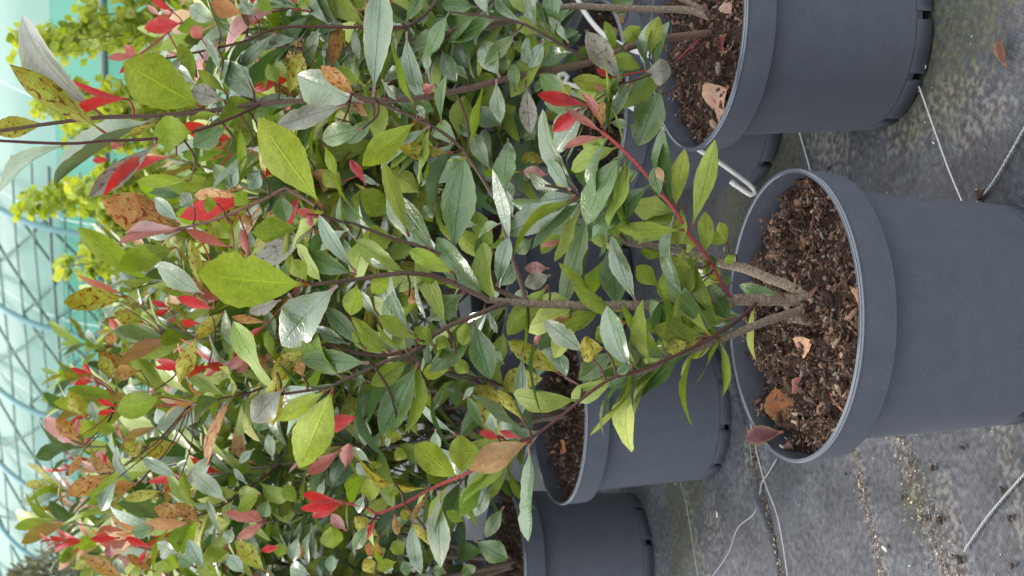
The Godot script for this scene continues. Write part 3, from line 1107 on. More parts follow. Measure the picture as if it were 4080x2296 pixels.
func materials() -> void:
	var pm := mat(Color(1, 1, 1), 0.50, 0.5)
	pm.albedo_texture = pot_texture()
	pm.uv1_triplanar = true
	pm.uv1_scale = Vector3(4, 4, 4)
	M["pot"] = pm
	var rm: StandardMaterial3D = pm.duplicate()
	rm.roughness = 0.16
	rm.metallic_specular = 0.9
	M["rim"] = rm
	M["soil"] = mat(lin(0.035, 0.021, 0.015), 0.95, 0.3)
	var ch := mat(Color(1, 1, 1), 0.9, 0.35)
	ch.vertex_color_use_as_albedo = true
	M["chip"] = ch
	var cl := mat(Color(1, 1, 1), 0.72, 0.45)
	var maps := ground_maps()
	cl.albedo_texture = maps[0]
	cl.heightmap_enabled = true
	cl.heightmap_texture = maps[1]
	cl.heightmap_scale = 0.9
	M["cloth"] = cl
	for b in [["bark", Vector3(0.13, 0.088, 0.060), Vector3(0.32, 0.26, 0.20)], ["brown_bark", Vector3(0.10, 0.058, 0.042), Vector3(0.20, 0.13, 0.10)], ["twig", Vector3(0.085, 0.035, 0.030), Vector3(0.17, 0.075, 0.060)], ["red_twig", Vector3(0.34, 0.045, 0.05), Vector3(0.56, 0.11, 0.10)], ["pink_bark", Vector3(0.22, 0.10, 0.09), Vector3(0.36, 0.20, 0.18)]]:
		var a: Vector3 = b[1]
		var c: Vector3 = b[2]
		var m := mat(Color(1, 1, 1), 0.75, 0.4)
		m.albedo_texture = noise_tex(hash(b[0]) % 900, 0.03, lin(a.x, a.y, a.z), lin(c.x, c.y, c.z), 256, 5)
		m.uv1_scale = Vector3(1, 2, 1)
		m.heightmap_enabled = true
		m.heightmap_texture = noise_tex(hash(b[0]) % 700 + 3, 0.05, Color(0, 0, 0), Color(1, 1, 1), 256, 4)
		m.heightmap_scale = 0.12
		M[b[0]] = m
	M["clod"] = mat(lin(0.05, 0.03, 0.02), 0.95, 0.3)
	M["cord"] = mat(lin(0.55, 0.54, 0.52), 0.7, 0.4)
	M["old_cord"] = mat(lin(0.34, 0.335, 0.33), 0.75, 0.4)
	M["tube"] = mat(lin(0.60, 0.58, 0.54), 0.4, 0.5)
	M["steel"] = mat(lin(0.14, 0.27, 0.28), 0.45, 0.5)
	M["brace"] = mat(lin(0.10, 0.16, 0.14), 0.6, 0.4)
	var net := mat(lin(0.23, 0.41, 0.355), 0.7, 0.3)
	net.backlight_enabled = true
	net.backlight = Color(0.5, 0.9, 0.75)
	net.cull_mode = BaseMaterial3D.CULL_DISABLED
	M["net"] = net
	var film := mat(lin(0.31, 0.44, 0.385), 0.5, 0.4)
	film.backlight_enabled = true
	film.backlight = Color(0.8, 0.98, 0.92)
	film.cull_mode = BaseMaterial3D.CULL_DISABLED
	M["film"] = film
	var dry := mat(Color(1, 1, 1), 0.7, 0.4)
	dry.vertex_color_use_as_albedo = true
	dry.cull_mode = BaseMaterial3D.CULL_DISABLED
	var im := leaf_image(91, 0.3)
	dry.albedo_texture = im[0]
	dry.heightmap_enabled = true
	dry.heightmap_texture = im[1]
	dry.heightmap_scale = 0.12
	M["dry"] = dry

# boughs: [window, [[x, y, depth], ...]] pieces that may change window, radii in mm
func trace(s: Dictionary, pieces: Array, r0: float, r1: float, bark: String, called := "branch") -> void:
	var pts := PackedVector3Array()
	for p in pieces:
		var w: int = p[0]
		for q in p[1]:
			var c := win(w, q[0], q[1])
			pts.append(at(c.x, c.y, q[2]))
	bough(s, pts, r0 * 0.001, r1 * 0.001, bark, called)

func over(s: Dictionary, pts: Array, r0: float, r1: float, bark: String, called := "branch") -> void:
	# the same with points of the whole picture seen 2576 pixels wide
	var v := PackedVector3Array()
	for q in pts:
		v.append(at(q[0] * 1.58385, q[1] * 1.58385, q[2]))
	bough(s, v, r0 * 0.001, r1 * 0.001, bark, called)

func build_shrubs() -> void:
	var a := new_shrub(-0.032, 1.489, "red-tipped shrub on three grey stems rising from the pot with orange fallen leaves")
	trace(a, [[11, [[1200, 570, 1.49], [1000, 565, 1.49], [800, 562, 1.485], [400, 565, 1.48], [0, 600, 1.475]]], [10, [[700, 875, 1.47], [400, 872, 1.465], [100, 862, 1.46]]], [7, [[1250, 850, 1.455], [1040, 832, 1.45]]]], 7.6, 3.7, "bark", "stem")
	bough(a, PackedVector3Array([Vector3(-0.036, 0.232, -1.492), Vector3(-0.034, 0.255, -1.490), Vector3(-0.031, 0.285, -1.488)]), 0.0150, 0.0095, "bark", "root_collar")
	trace(a, [[7, [[1040, 832, 1.45], [700, 672, 1.44], [500, 632, 1.43], [330, 632, 1.42], [0, 680, 1.41]]], [4, [[1200, 695, 1.40], [1030, 715, 1.395]]]], 3.0, 1.7, "brown_bark")
	trace(a, [[7, [[1330, 848, 1.457], [1240, 812, 1.47], [1000, 690, 1.48], [790, 540, 1.49], [640, 470, 1.49], [480, 408, 1.49], [330, 370, 1.49], [0, 245, 1.48]]], [4, [[1250, 232, 1.48], [1120, 190, 1.47]]]], 2.9, 1.5, "brown_bark")
	trace(a, [[7, [[1200, 855, 1.453], [1110, 880, 1.445], [960, 940, 1.43], [720, 1040, 1.42], [560, 1150, 1.41], [430, 1250, 1.40], [250, 1300, 1.39], [100, 1370, 1.385], [-60, 1440, 1.38]]], [5, [[1180, 10, 1.375], [1000, 40, 1.37], [800, 70, 1.365]]]], 2.9, 1.4, "brown_bark")
	trace(a, [[7, [[500, 1200, 1.405], [250, 1255, 1.41], [0, 1225, 1.415]]], [4, [[1200, 1175, 1.42], [1000, 1180, 1.42]]]], 2.0, 1.2, "twig")
	trace(a, [[11, [[1190, 560, 1.488], [1120, 495, 1.49], [900, 402, 1.51], [700, 322, 1.53], [560, 295, 1.545]]], [10, [[1300, 500, 1.555], [1140, 460, 1.56], [950, 425, 1.56], [750, 392, 1.56]]]], 6.8, 4.4, "bark", "stem")
	trace(a, [[10, [[760, 394, 1.56], [690, 320, 1.55], [600, 220, 1.54], [470, 110, 1.53], [395, 40, 1.52]]], [9, [[290, 1440, 1.51], [140, 1410, 1.50]]]], 2.7, 1.5, "brown_bark")
	trace(a, [[11, [[600, 550, 1.48], [520, 430, 1.46], [410, 230, 1.44], [290, 80, 1.42]]], [10, [[1130, 160, 1.41], [1000, -5, 1.40]]], [9, [[800, 1210, 1.395], [620, 1040, 1.39], [560, 1000, 1.39]]]], 2.0, 1.8, "red_twig")
	trace(a, [[11, [[1190, 580, 1.488], [1130, 640, 1.48], [900, 712, 1.46], [600, 832, 1.44], [350, 930, 1.42], [100, 1000, 1.40]]], [10, [[1000, 1330, 1.39], [800, 1400, 1.385]]]], 5.8, 2.8, "bark", "stem")
	trace(a, [[11, [[790, 585, 1.48], [650, 720, 1.45], [500, 820, 1.42], [300, 930, 1.40], [80, 1030, 1.38]]], [10, [[860, 1370, 1.37], [600, 1450, 1.36]]], [8, [[1560, 260, 1.35], [1374, 395, 1.345], [1280, 420, 1.345]]]], 2.0, 1.7, "twig")
	trace(a, [[8, [[1374, 395, 1.345], [1150, 520, 1.36], [900, 660, 1.38], [640, 770, 1.40], [400, 900, 1.40], [190, 980, 1.40]]]], 1.8, 1.5, "red_twig")
	trace(a, [[8, [[190, 980, 1.40], [120, 935, 1.40], [0, 900, 1.40]]], [5, [[1330, 900, 1.40], [1255, 892, 1.40]]]], 1.4, 1.1, "red_twig")
	trace(a, [[7, [[1330, 848, 1.457], [1290, 700, 1.50], [1200, 430, 1.53], [1110, 80, 1.55]]], [6, [[1050, 1450, 1.56], [980, 1330, 1.56], [880, 1190, 1.56], [790, 1080, 1.56], [600, 950, 1.555], [400, 860, 1.55], [200, 780, 1.545], [0, 710, 1.54]]]], 2.9, 1.6, "brown_bark")

	var c := new_shrub(0.357, 1.778, "red-tipped shrub with thick brown stems leaning past the hanging dark glossy leaf")
	over(c, [[1838, 72, 1.778], [1800, 82, 1.775], [1700, 94, 1.77], [1600, 113, 1.765], [1480, 158, 1.76], [1300, 192, 1.75], [1180, 222, 1.74], [1040, 248, 1.73], [900, 254, 1.72], [760, 254, 1.715], [640, 262, 1.71], [540, 278, 1.70], [420, 290, 1.69], [250, 296, 1.68], [120, 312, 1.67], [-40, 335, 1.66]], 5.8, 2.0, "brown_bark", "stem")
	over(c, [[1838, 68, 1.78], [1790, 48, 1.79], [1740, 26, 1.80], [1600, 22, 1.81], [1430, 16, 1.82], [1370, 36, 1.82], [1250, 62, 1.81], [1100, 92, 1.80], [900, 118, 1.79], [780, 126, 1.78], [620, 92, 1.77]], 5.6, 2.0, "bark", "stem")
	over(c, [[1838, 66, 1.785], [1760, 20, 1.80], [1690, -15, 1.81]], 5.0, 4.0, "bark", "stem")
	over(c, [[1478, 150, 1.76], [1370, 88, 1.74], [1290, 52, 1.73], [1130, 30, 1.72]], 2.2, 1.4, "brown_bark")
	trace(c, [[6, [[1374, 130, 1.80], [1100, 170, 1.80], [700, 270, 1.79], [560, 240, 1.78]]]], 2.6, 1.6, "brown_bark")
	trace(c, [[6, [[700, 270, 1.79], [920, 130, 1.77], [1080, 0, 1.76]]]], 2.4, 1.8, "brown_bark")
	trace(c, [[3, [[1500, 160, 1.78], [1374, 140, 1.77], [1100, 100, 1.76], [870, 65, 1.75]]]], 2.0, 1.2, "red_twig")
	trace(c, [[6, [[420, 210, 1.76], [160, 200, 1.75]]], [3, [[1374, 208, 1.75], [800, 210, 1.74], [500, 320, 1.73], [0, 430, 1.72]]], [0, [[1150, 460, 1.72], [1040, 430, 1.72]]]], 2.4, 1.2, "twig")
	trace(c, [[6, [[650, 0, 1.78], [560, 110, 1.77], [400, 210, 1.76], [200, 240, 1.75]]]], 2.6, 2.0, "brown_bark")
	trace(c, [[0, [[1551, 825, 1.70], [1290, 872, 1.69]]]], 1.6, 1.4, "twig")
	trace(c, [[3, [[640, 795, 1.71], [420, 900, 1.68], [100, 1010, 1.66]]], [0, [[1170, 1055, 1.65], [800, 1072, 1.64], [500, 1092, 1.63], [-20, 1070, 1.62]]]], 2.0, 1.6, "twig")
	trace(c, [[9, [[1374, 240, 1.778], [1200, 400, 1.76], [1100, 490, 1.74], [900, 540, 1.72], [640, 590, 1.71]]]], 1.5, 1.1, "red_twig")
	trace(c, [[9, [[1400, 300, 1.778], [1120, 480, 1.74], [880, 590, 1.70], [700, 650, 1.68], [470, 800, 1.67]]]], 1.6, 1.2, "twig")
	trace(c, [[0, [[1374, 430, 1.72], [1250, 180, 1.72], [1310, 90, 1.72]]]], 1.2, 1.0, "red_twig")

	var low := ["g", "s", "s", "u", "u", "u", "g", "s", "y", "l"]
	var high := ["u", "y", "u", "o", "s", "p", "s", "y", "l", "l", "s", "u"]
	var b := new_shrub(-0.221, 2.426, "red-tipped shrub growing from the pot with spotted leaves over its rim")
	grow_shrub(b, 1.10, 0.24, 290, 400, 11, low, high)
	var e := new_shrub(0.308, 2.220, "red-tipped shrub growing from the pot beside the looping white tube")
	trace(e, [[3, [[1060, 1560, 2.0], [830, 1430, 2.0]]], [4, [[790, 0, 2.0], [600, 100, 2.0], [300, 220, 2.0], [0, 295, 2.0]]], [1, [[1374, 292, 2.0], [1250, 330, 2.0]]]], 2.6, 1.6, "pink_bark")
	grow_shrub(e, 0.92, 0.22, 290, 400, 12, low, ["u", "u", "s", "y", "g", "r", "o"])
	var d := new_shrub(-0.571, 2.815, "red-tipped shrub growing from the shaded pot behind the spotted leaves")
	grow_shrub(d, 1.14, 0.24, 280, 400, 13, low, high)
	var k := 0
	for q in [[0.02, 2.95, 0.99], [0.70, 2.52, 0.88], [-0.78, 3.42, 1.17], [0.42, 3.12, 0.88], [-0.30, 3.50, 1.16], [0.12, 3.75, 0.96], [0.82, 3.35, 0.86], [-0.62, 4.10, 1.20], [-0.12, 4.30, 1.06], [0.45, 4.05, 0.84], [-0.98, 4.6, 1.2], [-0.40, 4.9, 1.2]]:
		k += 1
		var s := new_shrub(q[0], q[1], "red-tipped shrub with bronze and scarlet shoots in the crowded back rows")
		grow_shrub(s, q[2], 0.27, 230, 420, 40 + k, low, high)
	fill_leaves(a, 95, 501, ["u", "u", "g", "g", "s", "u"], 0.35)
	fill_leaves(a, 70, 503, ["u", "l", "g", "u", "g"], 0.30, 0.55, 0.0052)
	fill_leaves(c, 120, 502, ["u", "g", "g", "s", "s", "u"], 0.30)
	traced_leaves(TRACED, {"a": a, "c": c})

const TRACED := [
	[0, [[790, 880, 155, 105, 200, "mc"], [810, 1020, 65, 485, 180, "yc"], [370, 940, -90, 990, 150, "yc"], [1551, 825, 935, 470, 400, "uc"], [1470, 1010, 1168, 990, 240, "uc"], [980, 755, 545, 605, 60, "rc"], [980, 755, 520, 880, 90, "rc"], [1050, 425, 815, 440, 60, "pk"], [1040, 425, 940, 345, 70, "pk"], [1050, 430, 905, 560, 50, "rk"], [1390, 175, 1095, 215, 115, "rc"], [1310, 85, 1150, -10, 65, "rc"], [1190, 900, 410, 1410, 95, "sc"], [1190, 1090, 670, 1500, 170, "mc"], [1340, 1190, 765, 1500, 105, "rc"], [540, 1090, -20, 1480, 90, "sc"], [945, 1100, 835, 1115, 55, "pc"], [830, 1215, 700, 1220, 50, "rk"], [1440, 1375, 1030, 1385, 110, "uc"], [1200, 930, 960, 1040, 60, "yc"], [1374, 430, 1300, 560, 70, "sc"]]],
	[1, [[1370, 285, 770, 60, 270, "oe"], [1370, 240, 1170, 50, 100, "se"], [1370, 260, 1010, 20, 90, "oe"], [1150, 710, 585, 280, 170, "uk"], [970, 805, 480, 850, 175, "yk"], [960, 800, 590, 640, 65, "pk"], [1380, 290, 885, 410, 80, "pe"], [1370, 285, 945, 325, 60, "we"], [1370, 300, 1060, 290, 50, "se"], [1340, 430, 900, 570, 200, "uk"], [1556, 790, 1190, 550, 160, "sb"], [1090, 840, 930, 1250, 110, "uk"], [930, 1170, 1250, 1500, 130, "uk"], [700, 1400, 530, 1350, 36, "rk"], [700, 1400, 630, 1315, 36, "rk"], [690, 1420, 560, 1480, 36, "rk"], [860, 1440, 760, 1260, 100, "yk"], [1070, 1370, 860, 1390, 110, "ok"], [910, 870, 795, 960, 60, "sk"], [1000, 750, 840, 640, 50, "sk"], [1250, 690, 1110, 650, 60, "sk"], [1290, 890, 1145, 840, 50, "rk"], [1290, 900, 1160, 960, 50, "rk"], [900, 1080, 835, 970, 60, "pk"], [910, 1110, 795, 1130, 90, "ok"], [1100, 1270, 1010, 1180, 50, "sk"], [1080, 1000, 860, 930, 120, "yk"]]],
	[2, [[660, 260, 520, 40, 110, "yk"], [640, 450, 420, 250, 110, "ok"], [640, 490, 520, 690, 60, "ok"], [850, 670, 500, 840, 135, "ob"], [900, 650, 690, 570, 115, "ob"], [810, 610, 775, 520, 42, "rb"], [1060, 740, 840, 800, 90, "ob"], [1230, 90, 890, 200, 190, "ub"], [890, 160, 740, 110, 50, "rb"], [890, 190, 740, 225, 42, "rb"], [590, 400, 590, 250, 48, "pk"], [1150, 50, 930, 30, 95, "sb"], [1030, 765, 880, 450, 62, "sb"], [1340, 440, 1110, 520, 140, "yb"], [1370, 700, 1080, 550, 90, "sb"], [900, 700, 765, 960, 95, "sb"], [910, 1160, 680, 1170, 62, "rb"], [830, 1190, 840, 1320, 70, "wb"], [1160, 1240, 950, 1150, 55, "rb"], [1110, 1250, 1060, 1350, 42, "rb"], [1450, 1050, 1095, 1055, 95, "hb"], [1420, 1000, 1165, 930, 115, "ob"], [960, 1480, 625, 1300, 110, "ob"], [960, 1440, 860, 1330, 100, "sb"], [1240, 800, 940, 870, 90, "yb"], [720, 330, 590, 300, 120, "uk"], [740, 290, 690, 120, 80, "sk"], [690, 450, 650, 400, 60, "pk"], [900, 330, 740, 330, 100, "uk"], [1080, 560, 950, 430, 100, "yb"], [1170, 1080, 1010, 1130, 120, "gb"], [1374, 1290, 1190, 1200, 90, "sb"], [1374, 1390, 1250, 1330, 110, "lb"], [1180, 1420, 960, 1280, 70, "ob"]]],
	[3, [[300, 160, 100, 50, 140, "sc"], [530, 105, 250, 30, 150, "hc"], [830, 65, 365, 410, 95, "wc"], [345, 560, 235, 290, 62, "sc"], [760, 250, 480, 520, 95, "sc"], [980, 300, 430, 390, 175, "se"], [1090, 90, 780, 490, 90, "gc"], [1100, 190, 980, 520, 110, "sc"], [1270, 95, 1180, 510, 110, "oc"], [850, 740, 950, 400, 150, "yc"], [1430, 780, 920, 570, 270, "sa"], [1370, 740, 1100, 500, 115, "oa"], [1290, 795, 760, 960, 175, "ma"], [650, 780, 360, 460, 175, "sc"], [390, 710, 165, 530, 85, "uc"], [365, 760, 110, 690, 165, "mc"], [640, 800, 325, 905, 270, "uc"], [630, 1020, 440, 1010, 195, "uc"], [390, 960, 130, 1110, 170, "gc"], [390, 1150, 50, 1190, 115, "uc"], [1120, 1580, 625, 890, 320, "la"], [1420, 980, 1115, 1060, 170, "ga"], [1130, 1100, 1220, 1330, 80, "ua"], [480, 950, 490, 1310, 62, "uc"], [600, 1120, 275, 1450, 52, "sc"], [470, 1230, 400, 1440, 120, "se"], [640, 1290, 570, 1440, 130, "se"], [780, 640, 700, 480, 110, "ue"], [1400, 650, 1190, 520, 140, "ue"], [1380, 1340, 1330, 1210, 55, "re"], [680, 620, 520, 480, 130, "ge"], [200, 300, 120, 200, 110, "pc"], [330, 330, 210, 460, 80, "wc"], [160, 590, 20, 330, 120, "uc"], [250, 600, 230, 440, 70, "oc"], [150, 640, -20, 500, 110, "sc"], [880, 120, 850, 80, 60, "sc"], [560, 620, 500, 500, 70, "se"], [380, 720, 250, 560, 110, "se"], [330, 870, 130, 890, 60, "uc"], [250, 1350, 60, 1420, 130, "ue"], [430, 1440, 290, 1250, 110, "ge"], [1050, 1400, 1110, 1230, 110, "ue"], [1000, 1190, 890, 1070, 110, "se"], [1270, 1440, 1120, 1300, 150, "ue"], [1020, 60, 950, -20, 110, "uc"], [600, 120, 500, 0, 110, "se"], [740, 90, 620, 0, 110, "ue"], [1374, 400, 1290, 430, 90, "sc"], [1250, 330, 1130, 190, 140, "se"]]],
	[4, [[1030, 715, 165, 630, 430, "la"], [1230, 720, 800, 1180, 320, "sa"], [1374, 640, 940, 470, 165, "ga"], [1374, 620, 1085, 180, 115, "sa"], [1320, 290, 1050, 450, 115, "se"], [1050, 295, 560, 590, 175, "me"], [960, 280, 580, 320, 200, "ue"], [1110, 200, 910, 150, 80, "pa"], [1000, 180, 1040, 275, 60, "pa"], [440, 440, 70, 290, 85, "pe"], [870, 650, 850, 310, 65, "ue"], [560, 510, 495, 290, 75, "pe"], [210, 770, 110, 370, 85, "yb"], [290, 900, 10, 810, 85, "rb"], [370, 920, 150, 1130, 110, "yb"], [165, 1090, 20, 1460, 140, "yb"], [700, 1010, 430, 1330, 75, "rb"], [600, 1230, 340, 1370, 85, "pb"], [740, 1280, 690, 1060, 75, "ub"], [1010, 1200, 730, 1440, 170, "ya"], [770, 1380, 740, 1790, 150, "ya"], [1470, 1310, 950, 1280, 200, "ga"], [1450, 1210, 1130, 880, 135, "ga"], [1330, 1170, 1050, 1030, 95, "sa"], [970, 1420, 930, 1300, 90, "oa"], [740, 1400, 570, 1210, 65, "ob"], [800, 830, 560, 930, 115, "mb"], [690, 1000, 420, 960, 65, "ob"], [790, 20, 840, 240, 150, "ge"], [580, 270, 510, 180, 75, "ok"], [560, 110, 450, 20, 130, "uk"], [1374, 370, 1250, 30, 45, "ga"], [1380, 700, 1330, 950, 165, "ua"], [430, 250, 310, 340, 130, "uk"], [140, 130, 40, 20, 110, "sk"], [320, 100, 210, 110, 120, "uk"], [250, 940, 170, 1070, 110, "sb"], [1040, 450, 920, 420, 130, "ue"], [1000, 690, 890, 520, 130, "ue"], [760, 1130, 690, 910, 90, "gb"], [550, 1390, 470, 1300, 110, "pb"], [1090, 1090, 1050, 1200, 90, "sa"], [1374, 560, 1280, 370, 55, "se"], [820, 640, 700, 590, 60, "se"], [180, 1010, 40, 1000, 60, "rb"], [640, 1180, 500, 1200, 110, "gb"]]],
	[5, [[820, 20, 580, 280, 220, "ma"], [1200, 20, 940, 630, 290, "la"], [1150, 40, 770, 270, 135, "la"], [1400, 230, 1080, 330, 115, "rb"], [1260, 490, 1000, 680, 105, "pb"], [1290, 640, 1320, 440, 110, "pb"], [1270, 890, 960, 825, 80, "ra"], [1270, 890, 945, 940, 90, "ra"], [1270, 892, 1035, 1000, 80, "ra"], [680, 1040, 530, 960, 90, "pb"], [680, 1040, 370, 965, 80, "pb"], [680, 1040, 460, 1170, 85, "pb"], [690, 1430, 450, 1180, 135, "yb"], [390, 890, 120, 640, 135, "sb"], [290, 520, 110, 760, 125, "sb"], [600, 480, 480, 590, 65, "sb"], [740, 570, 700, 370, 85, "sb"], [700, 690, 570, 580, 100, "wk"], [160, 950, 50, 630, 65, "ub"], [200, 1050, -10, 900, 115, "ob"], [410, 1260, 215, 1310, 115, "ub"], [520, 1430, 400, 1290, 115, "sb"], [220, 1400, 90, 1170, 115, "sb"], [330, 1130, 235, 870, 52, "sb"], [940, 1130, 890, 1340, 85, "sb"], [1180, 1060, 1200, 1240, 170, "ub"], [640, 830, 470, 960, 95, "ub"], [940, 850, 730, 970, 150, "uk"], [1300, 1110, 1180, 980, 85, "wb"], [1020, 1440, 870, 1380, 150, "sb"], [1180, 1440, 1190, 1290, 85, "sb"], [930, 650, 810, 700, 100, "uk"], [440, 300, 300, 420, 115, "uk"], [430, 60, 110, 130, 175, "uk"], [1040, 1080, 1010, 1360, 50, "sb"], [960, 1200, 940, 1320, 70, "ob"], [790, 1230, 650, 1255, 60, "rb"], [540, 750, 440, 630, 50, "sb"], [920, 900, 820, 760, 120, "ub"], [380, 380, 280, 480, 110, "uk"], [700, 870, 660, 1000, 110, "gb"], [1130, 720, 1090, 850, 60, "sb"], [720, 330, 590, 260, 120, "gb"], [430, 1080, 390, 1200, 90, "sb"], [150, 1380, 20, 1300, 110, "gb"], [300, 1370, 250, 1420, 90, "ub"], [620, 1300, 540, 1200, 130, "gb"], [780, 1320, 800, 1200, 110, "ub"]]],
	[6, [[165, 740, 230, -140, 235, "sa"], [30, 180, 60, 455, 65, "sc"], [405, 180, 540, -40, 105, "gc"], [420, 240, 550, 790, 135, "sc"], [490, 835, 315, 300, 75, "ua"], [450, 390, 695, 260, 200, "gc"], [345, 240, 330, 440, 45, "sc"], [690, 370, 800, 620, 125, "sc"], [800, 290, 780, 600, 95, "sc"], [760, 240, 620, 150, 115, "gc"], [960, 50, 680, 30, 145, "ge"], [1130, 590, 1000, 310, 190, "se"], [1270, 230, 1010, 490, 115, "gc"], [1310, 170, 1080, -10, 75, "sc"], [1360, 550, 1330, 280, 65, "sc"], [690, 950, 725, 560, 75, "ga"], [560, 900, 500, 800, 75, "sa"], [815, 1060, 860, 730, 190, "ue"], [890, 1190, 1010, 640, 65, "uc"], [1140, 960, 930, 830, 170, "ge"], [1100, 600, 1135, 940, 120, "se"], [1325, 640, 1360, 1020, 135, "mc"], [510, 910, 80, 1260, 210, "ua"], [600, 960, 220, 1290, 95, "sa"], [640, 985, 350, 1350, 62, "ga"], [770, 1160, 360, 1130, 135, "ya"], [770, 1080, 590, 1310, 135, "sa"], [770, 1960, 860, 1205, 275, "ga"], [760, 1210, 700, 1300, 115, "se"], [860, 1190, 740, 1260, 85, "se"], [1300, 1310, 1000, 1320, 75, "uc"], [1150, 1350, 1215, 1520, 125, "se"], [1060, 1300, 920, 1000, 115, "se"], [1190, 1050, 1200, 1290, 135, "se"], [540, 1480, 300, 1300, 175, "ue"], [440, 1800, 240, 1225, 130, "ua"], [110, 1410, 5, 1215, 65, "re"], [210, 1410, 70, 1330, 55, "se"], [170, 900, -30, 1090, 125, "gc"], [330, 330, 260, 500, 130, "gc"], [570, 560, 590, 420, 60, "se"], [640, 640, 540, 700, 80, "pe"], [1250, 700, 1230, 480, 100, "ge"], [1374, 420, 1290, 440, 110, "se"], [1160, 560, 1150, 420, 110, "ge"], [880, 600, 800, 500, 70, "ge"], [90, 90, 30, -30, 80, "uc"], [540, 200, 570, 110, 50, "se"], [480, 1190, 550, 1400, 60, "se"], [330, 1000, 270, 1090, 100, "le"], [1060, 1190, 1000, 980, 100, "se"], [1374, 1200, 1290, 1210, 80, "ye"], [900, 960, 830, 1020, 120, "ge"], [230, 600, 340, 760, 40, "sc"], [1370, 70, 1330, -20, 90, "sc"]]],
	[7, [[400, 130, 0, 60, 225, "ue"], [330, 370, 85, 395, 230, "ua"], [340, 350, 60, -10, 45, "sa"], [300, 620, 160, 780, 135, "ua"], [780, 630, 440, 450, 135, "la"], [720, 710, 520, 660, 60, "ua"], [600, 440, 470, 300, 95, "ga"], [1080, 480, 930, 150, 150, "ue"], [1050, 550, 810, 300, 145, "ue"], [870, 300, 690, 290, 100, "ue"], [1700, 50, 1170, 340, 215, "sa"], [1110, 730, 1200, 350, 135, "sa"], [1000, 640, 720, 720, 115, "ua"], [1110, 740, 1260, 560, 150, "ge"], [1736, 60, 1225, 510, 105, "ua"], [200, 960, 75, 755, 75, "sa"], [450, 1080, 310, 760, 72, "sa"], [860, 770, 600, 980, 190, "ga"], [520, 1140, 200, 950, 135, "ua"], [300, 1230, 0, 960, 95, "ua"], [330, 1220, 90, 1060, 105, "sa"], [260, 1240, 0, 1080, 135, "ua"], [380, 1225, 190, 1010, 52, "ua"], [550, 850, 350, 760, 115, "oe"], [520, 860, 180, 900, 165, "ue"], [930, 980, 1060, 1440, 205, "ga"], [870, 990, 850, 1180, 115, "ue"], [1500, 720, 1185, 1100, 175, "ua"], [1600, 1400, 1190, 1140, 150, "ya"], [1300, 1220, 1300, 1700, 95, "sa"], [790, 1240, 640, 1090, 42, "sa"], [820, 1280, 790, 1090, 135, "oe"], [580, 1150, 590, 1320, 62, "sa"], [510, 1300, 230, 1871, 230, "ga"], [440, 1290, 150, 1480, 150, "ua"], [510, 1310, 400, 1850, 95, "ua"], [500, 150, 480, 290, 45, "se"], [550, 210, 500, 290, 55, "oe"], [270, 590, 140, 510, 45, "sa"], [760, 1360, 540, 1390, 125, "ue"], [1040, 930, 1110, 1075, 55, "se"], [640, 1190, 480, 1040, 150, "ue"], [760, 1180, 640, 1130, 110, "ue"], [1110, 1080, 1020, 1000, 110, "ge"], [240, 880, 220, 760, 90, "se"], [330, 560, 200, 480, 110, "se"], [520, 160, 420, 200, 90, "se"], [740, 240, 720, 90, 60, "se"], [820, 170, 780, 20, 90, "ge"], [950, 260, 850, 240, 60, "se"], [900, 1390, 800, 1300, 110, "ue"], [1160, 1320, 1060, 1240, 110, "ge"], [440, 800, 330, 850, 120, "ue"], [1374, 360, 1260, 480, 120, "ge"], [1230, 200, 1170, -10, 90, "se"], [640, 100, 560, 200, 110, "ge"]]],
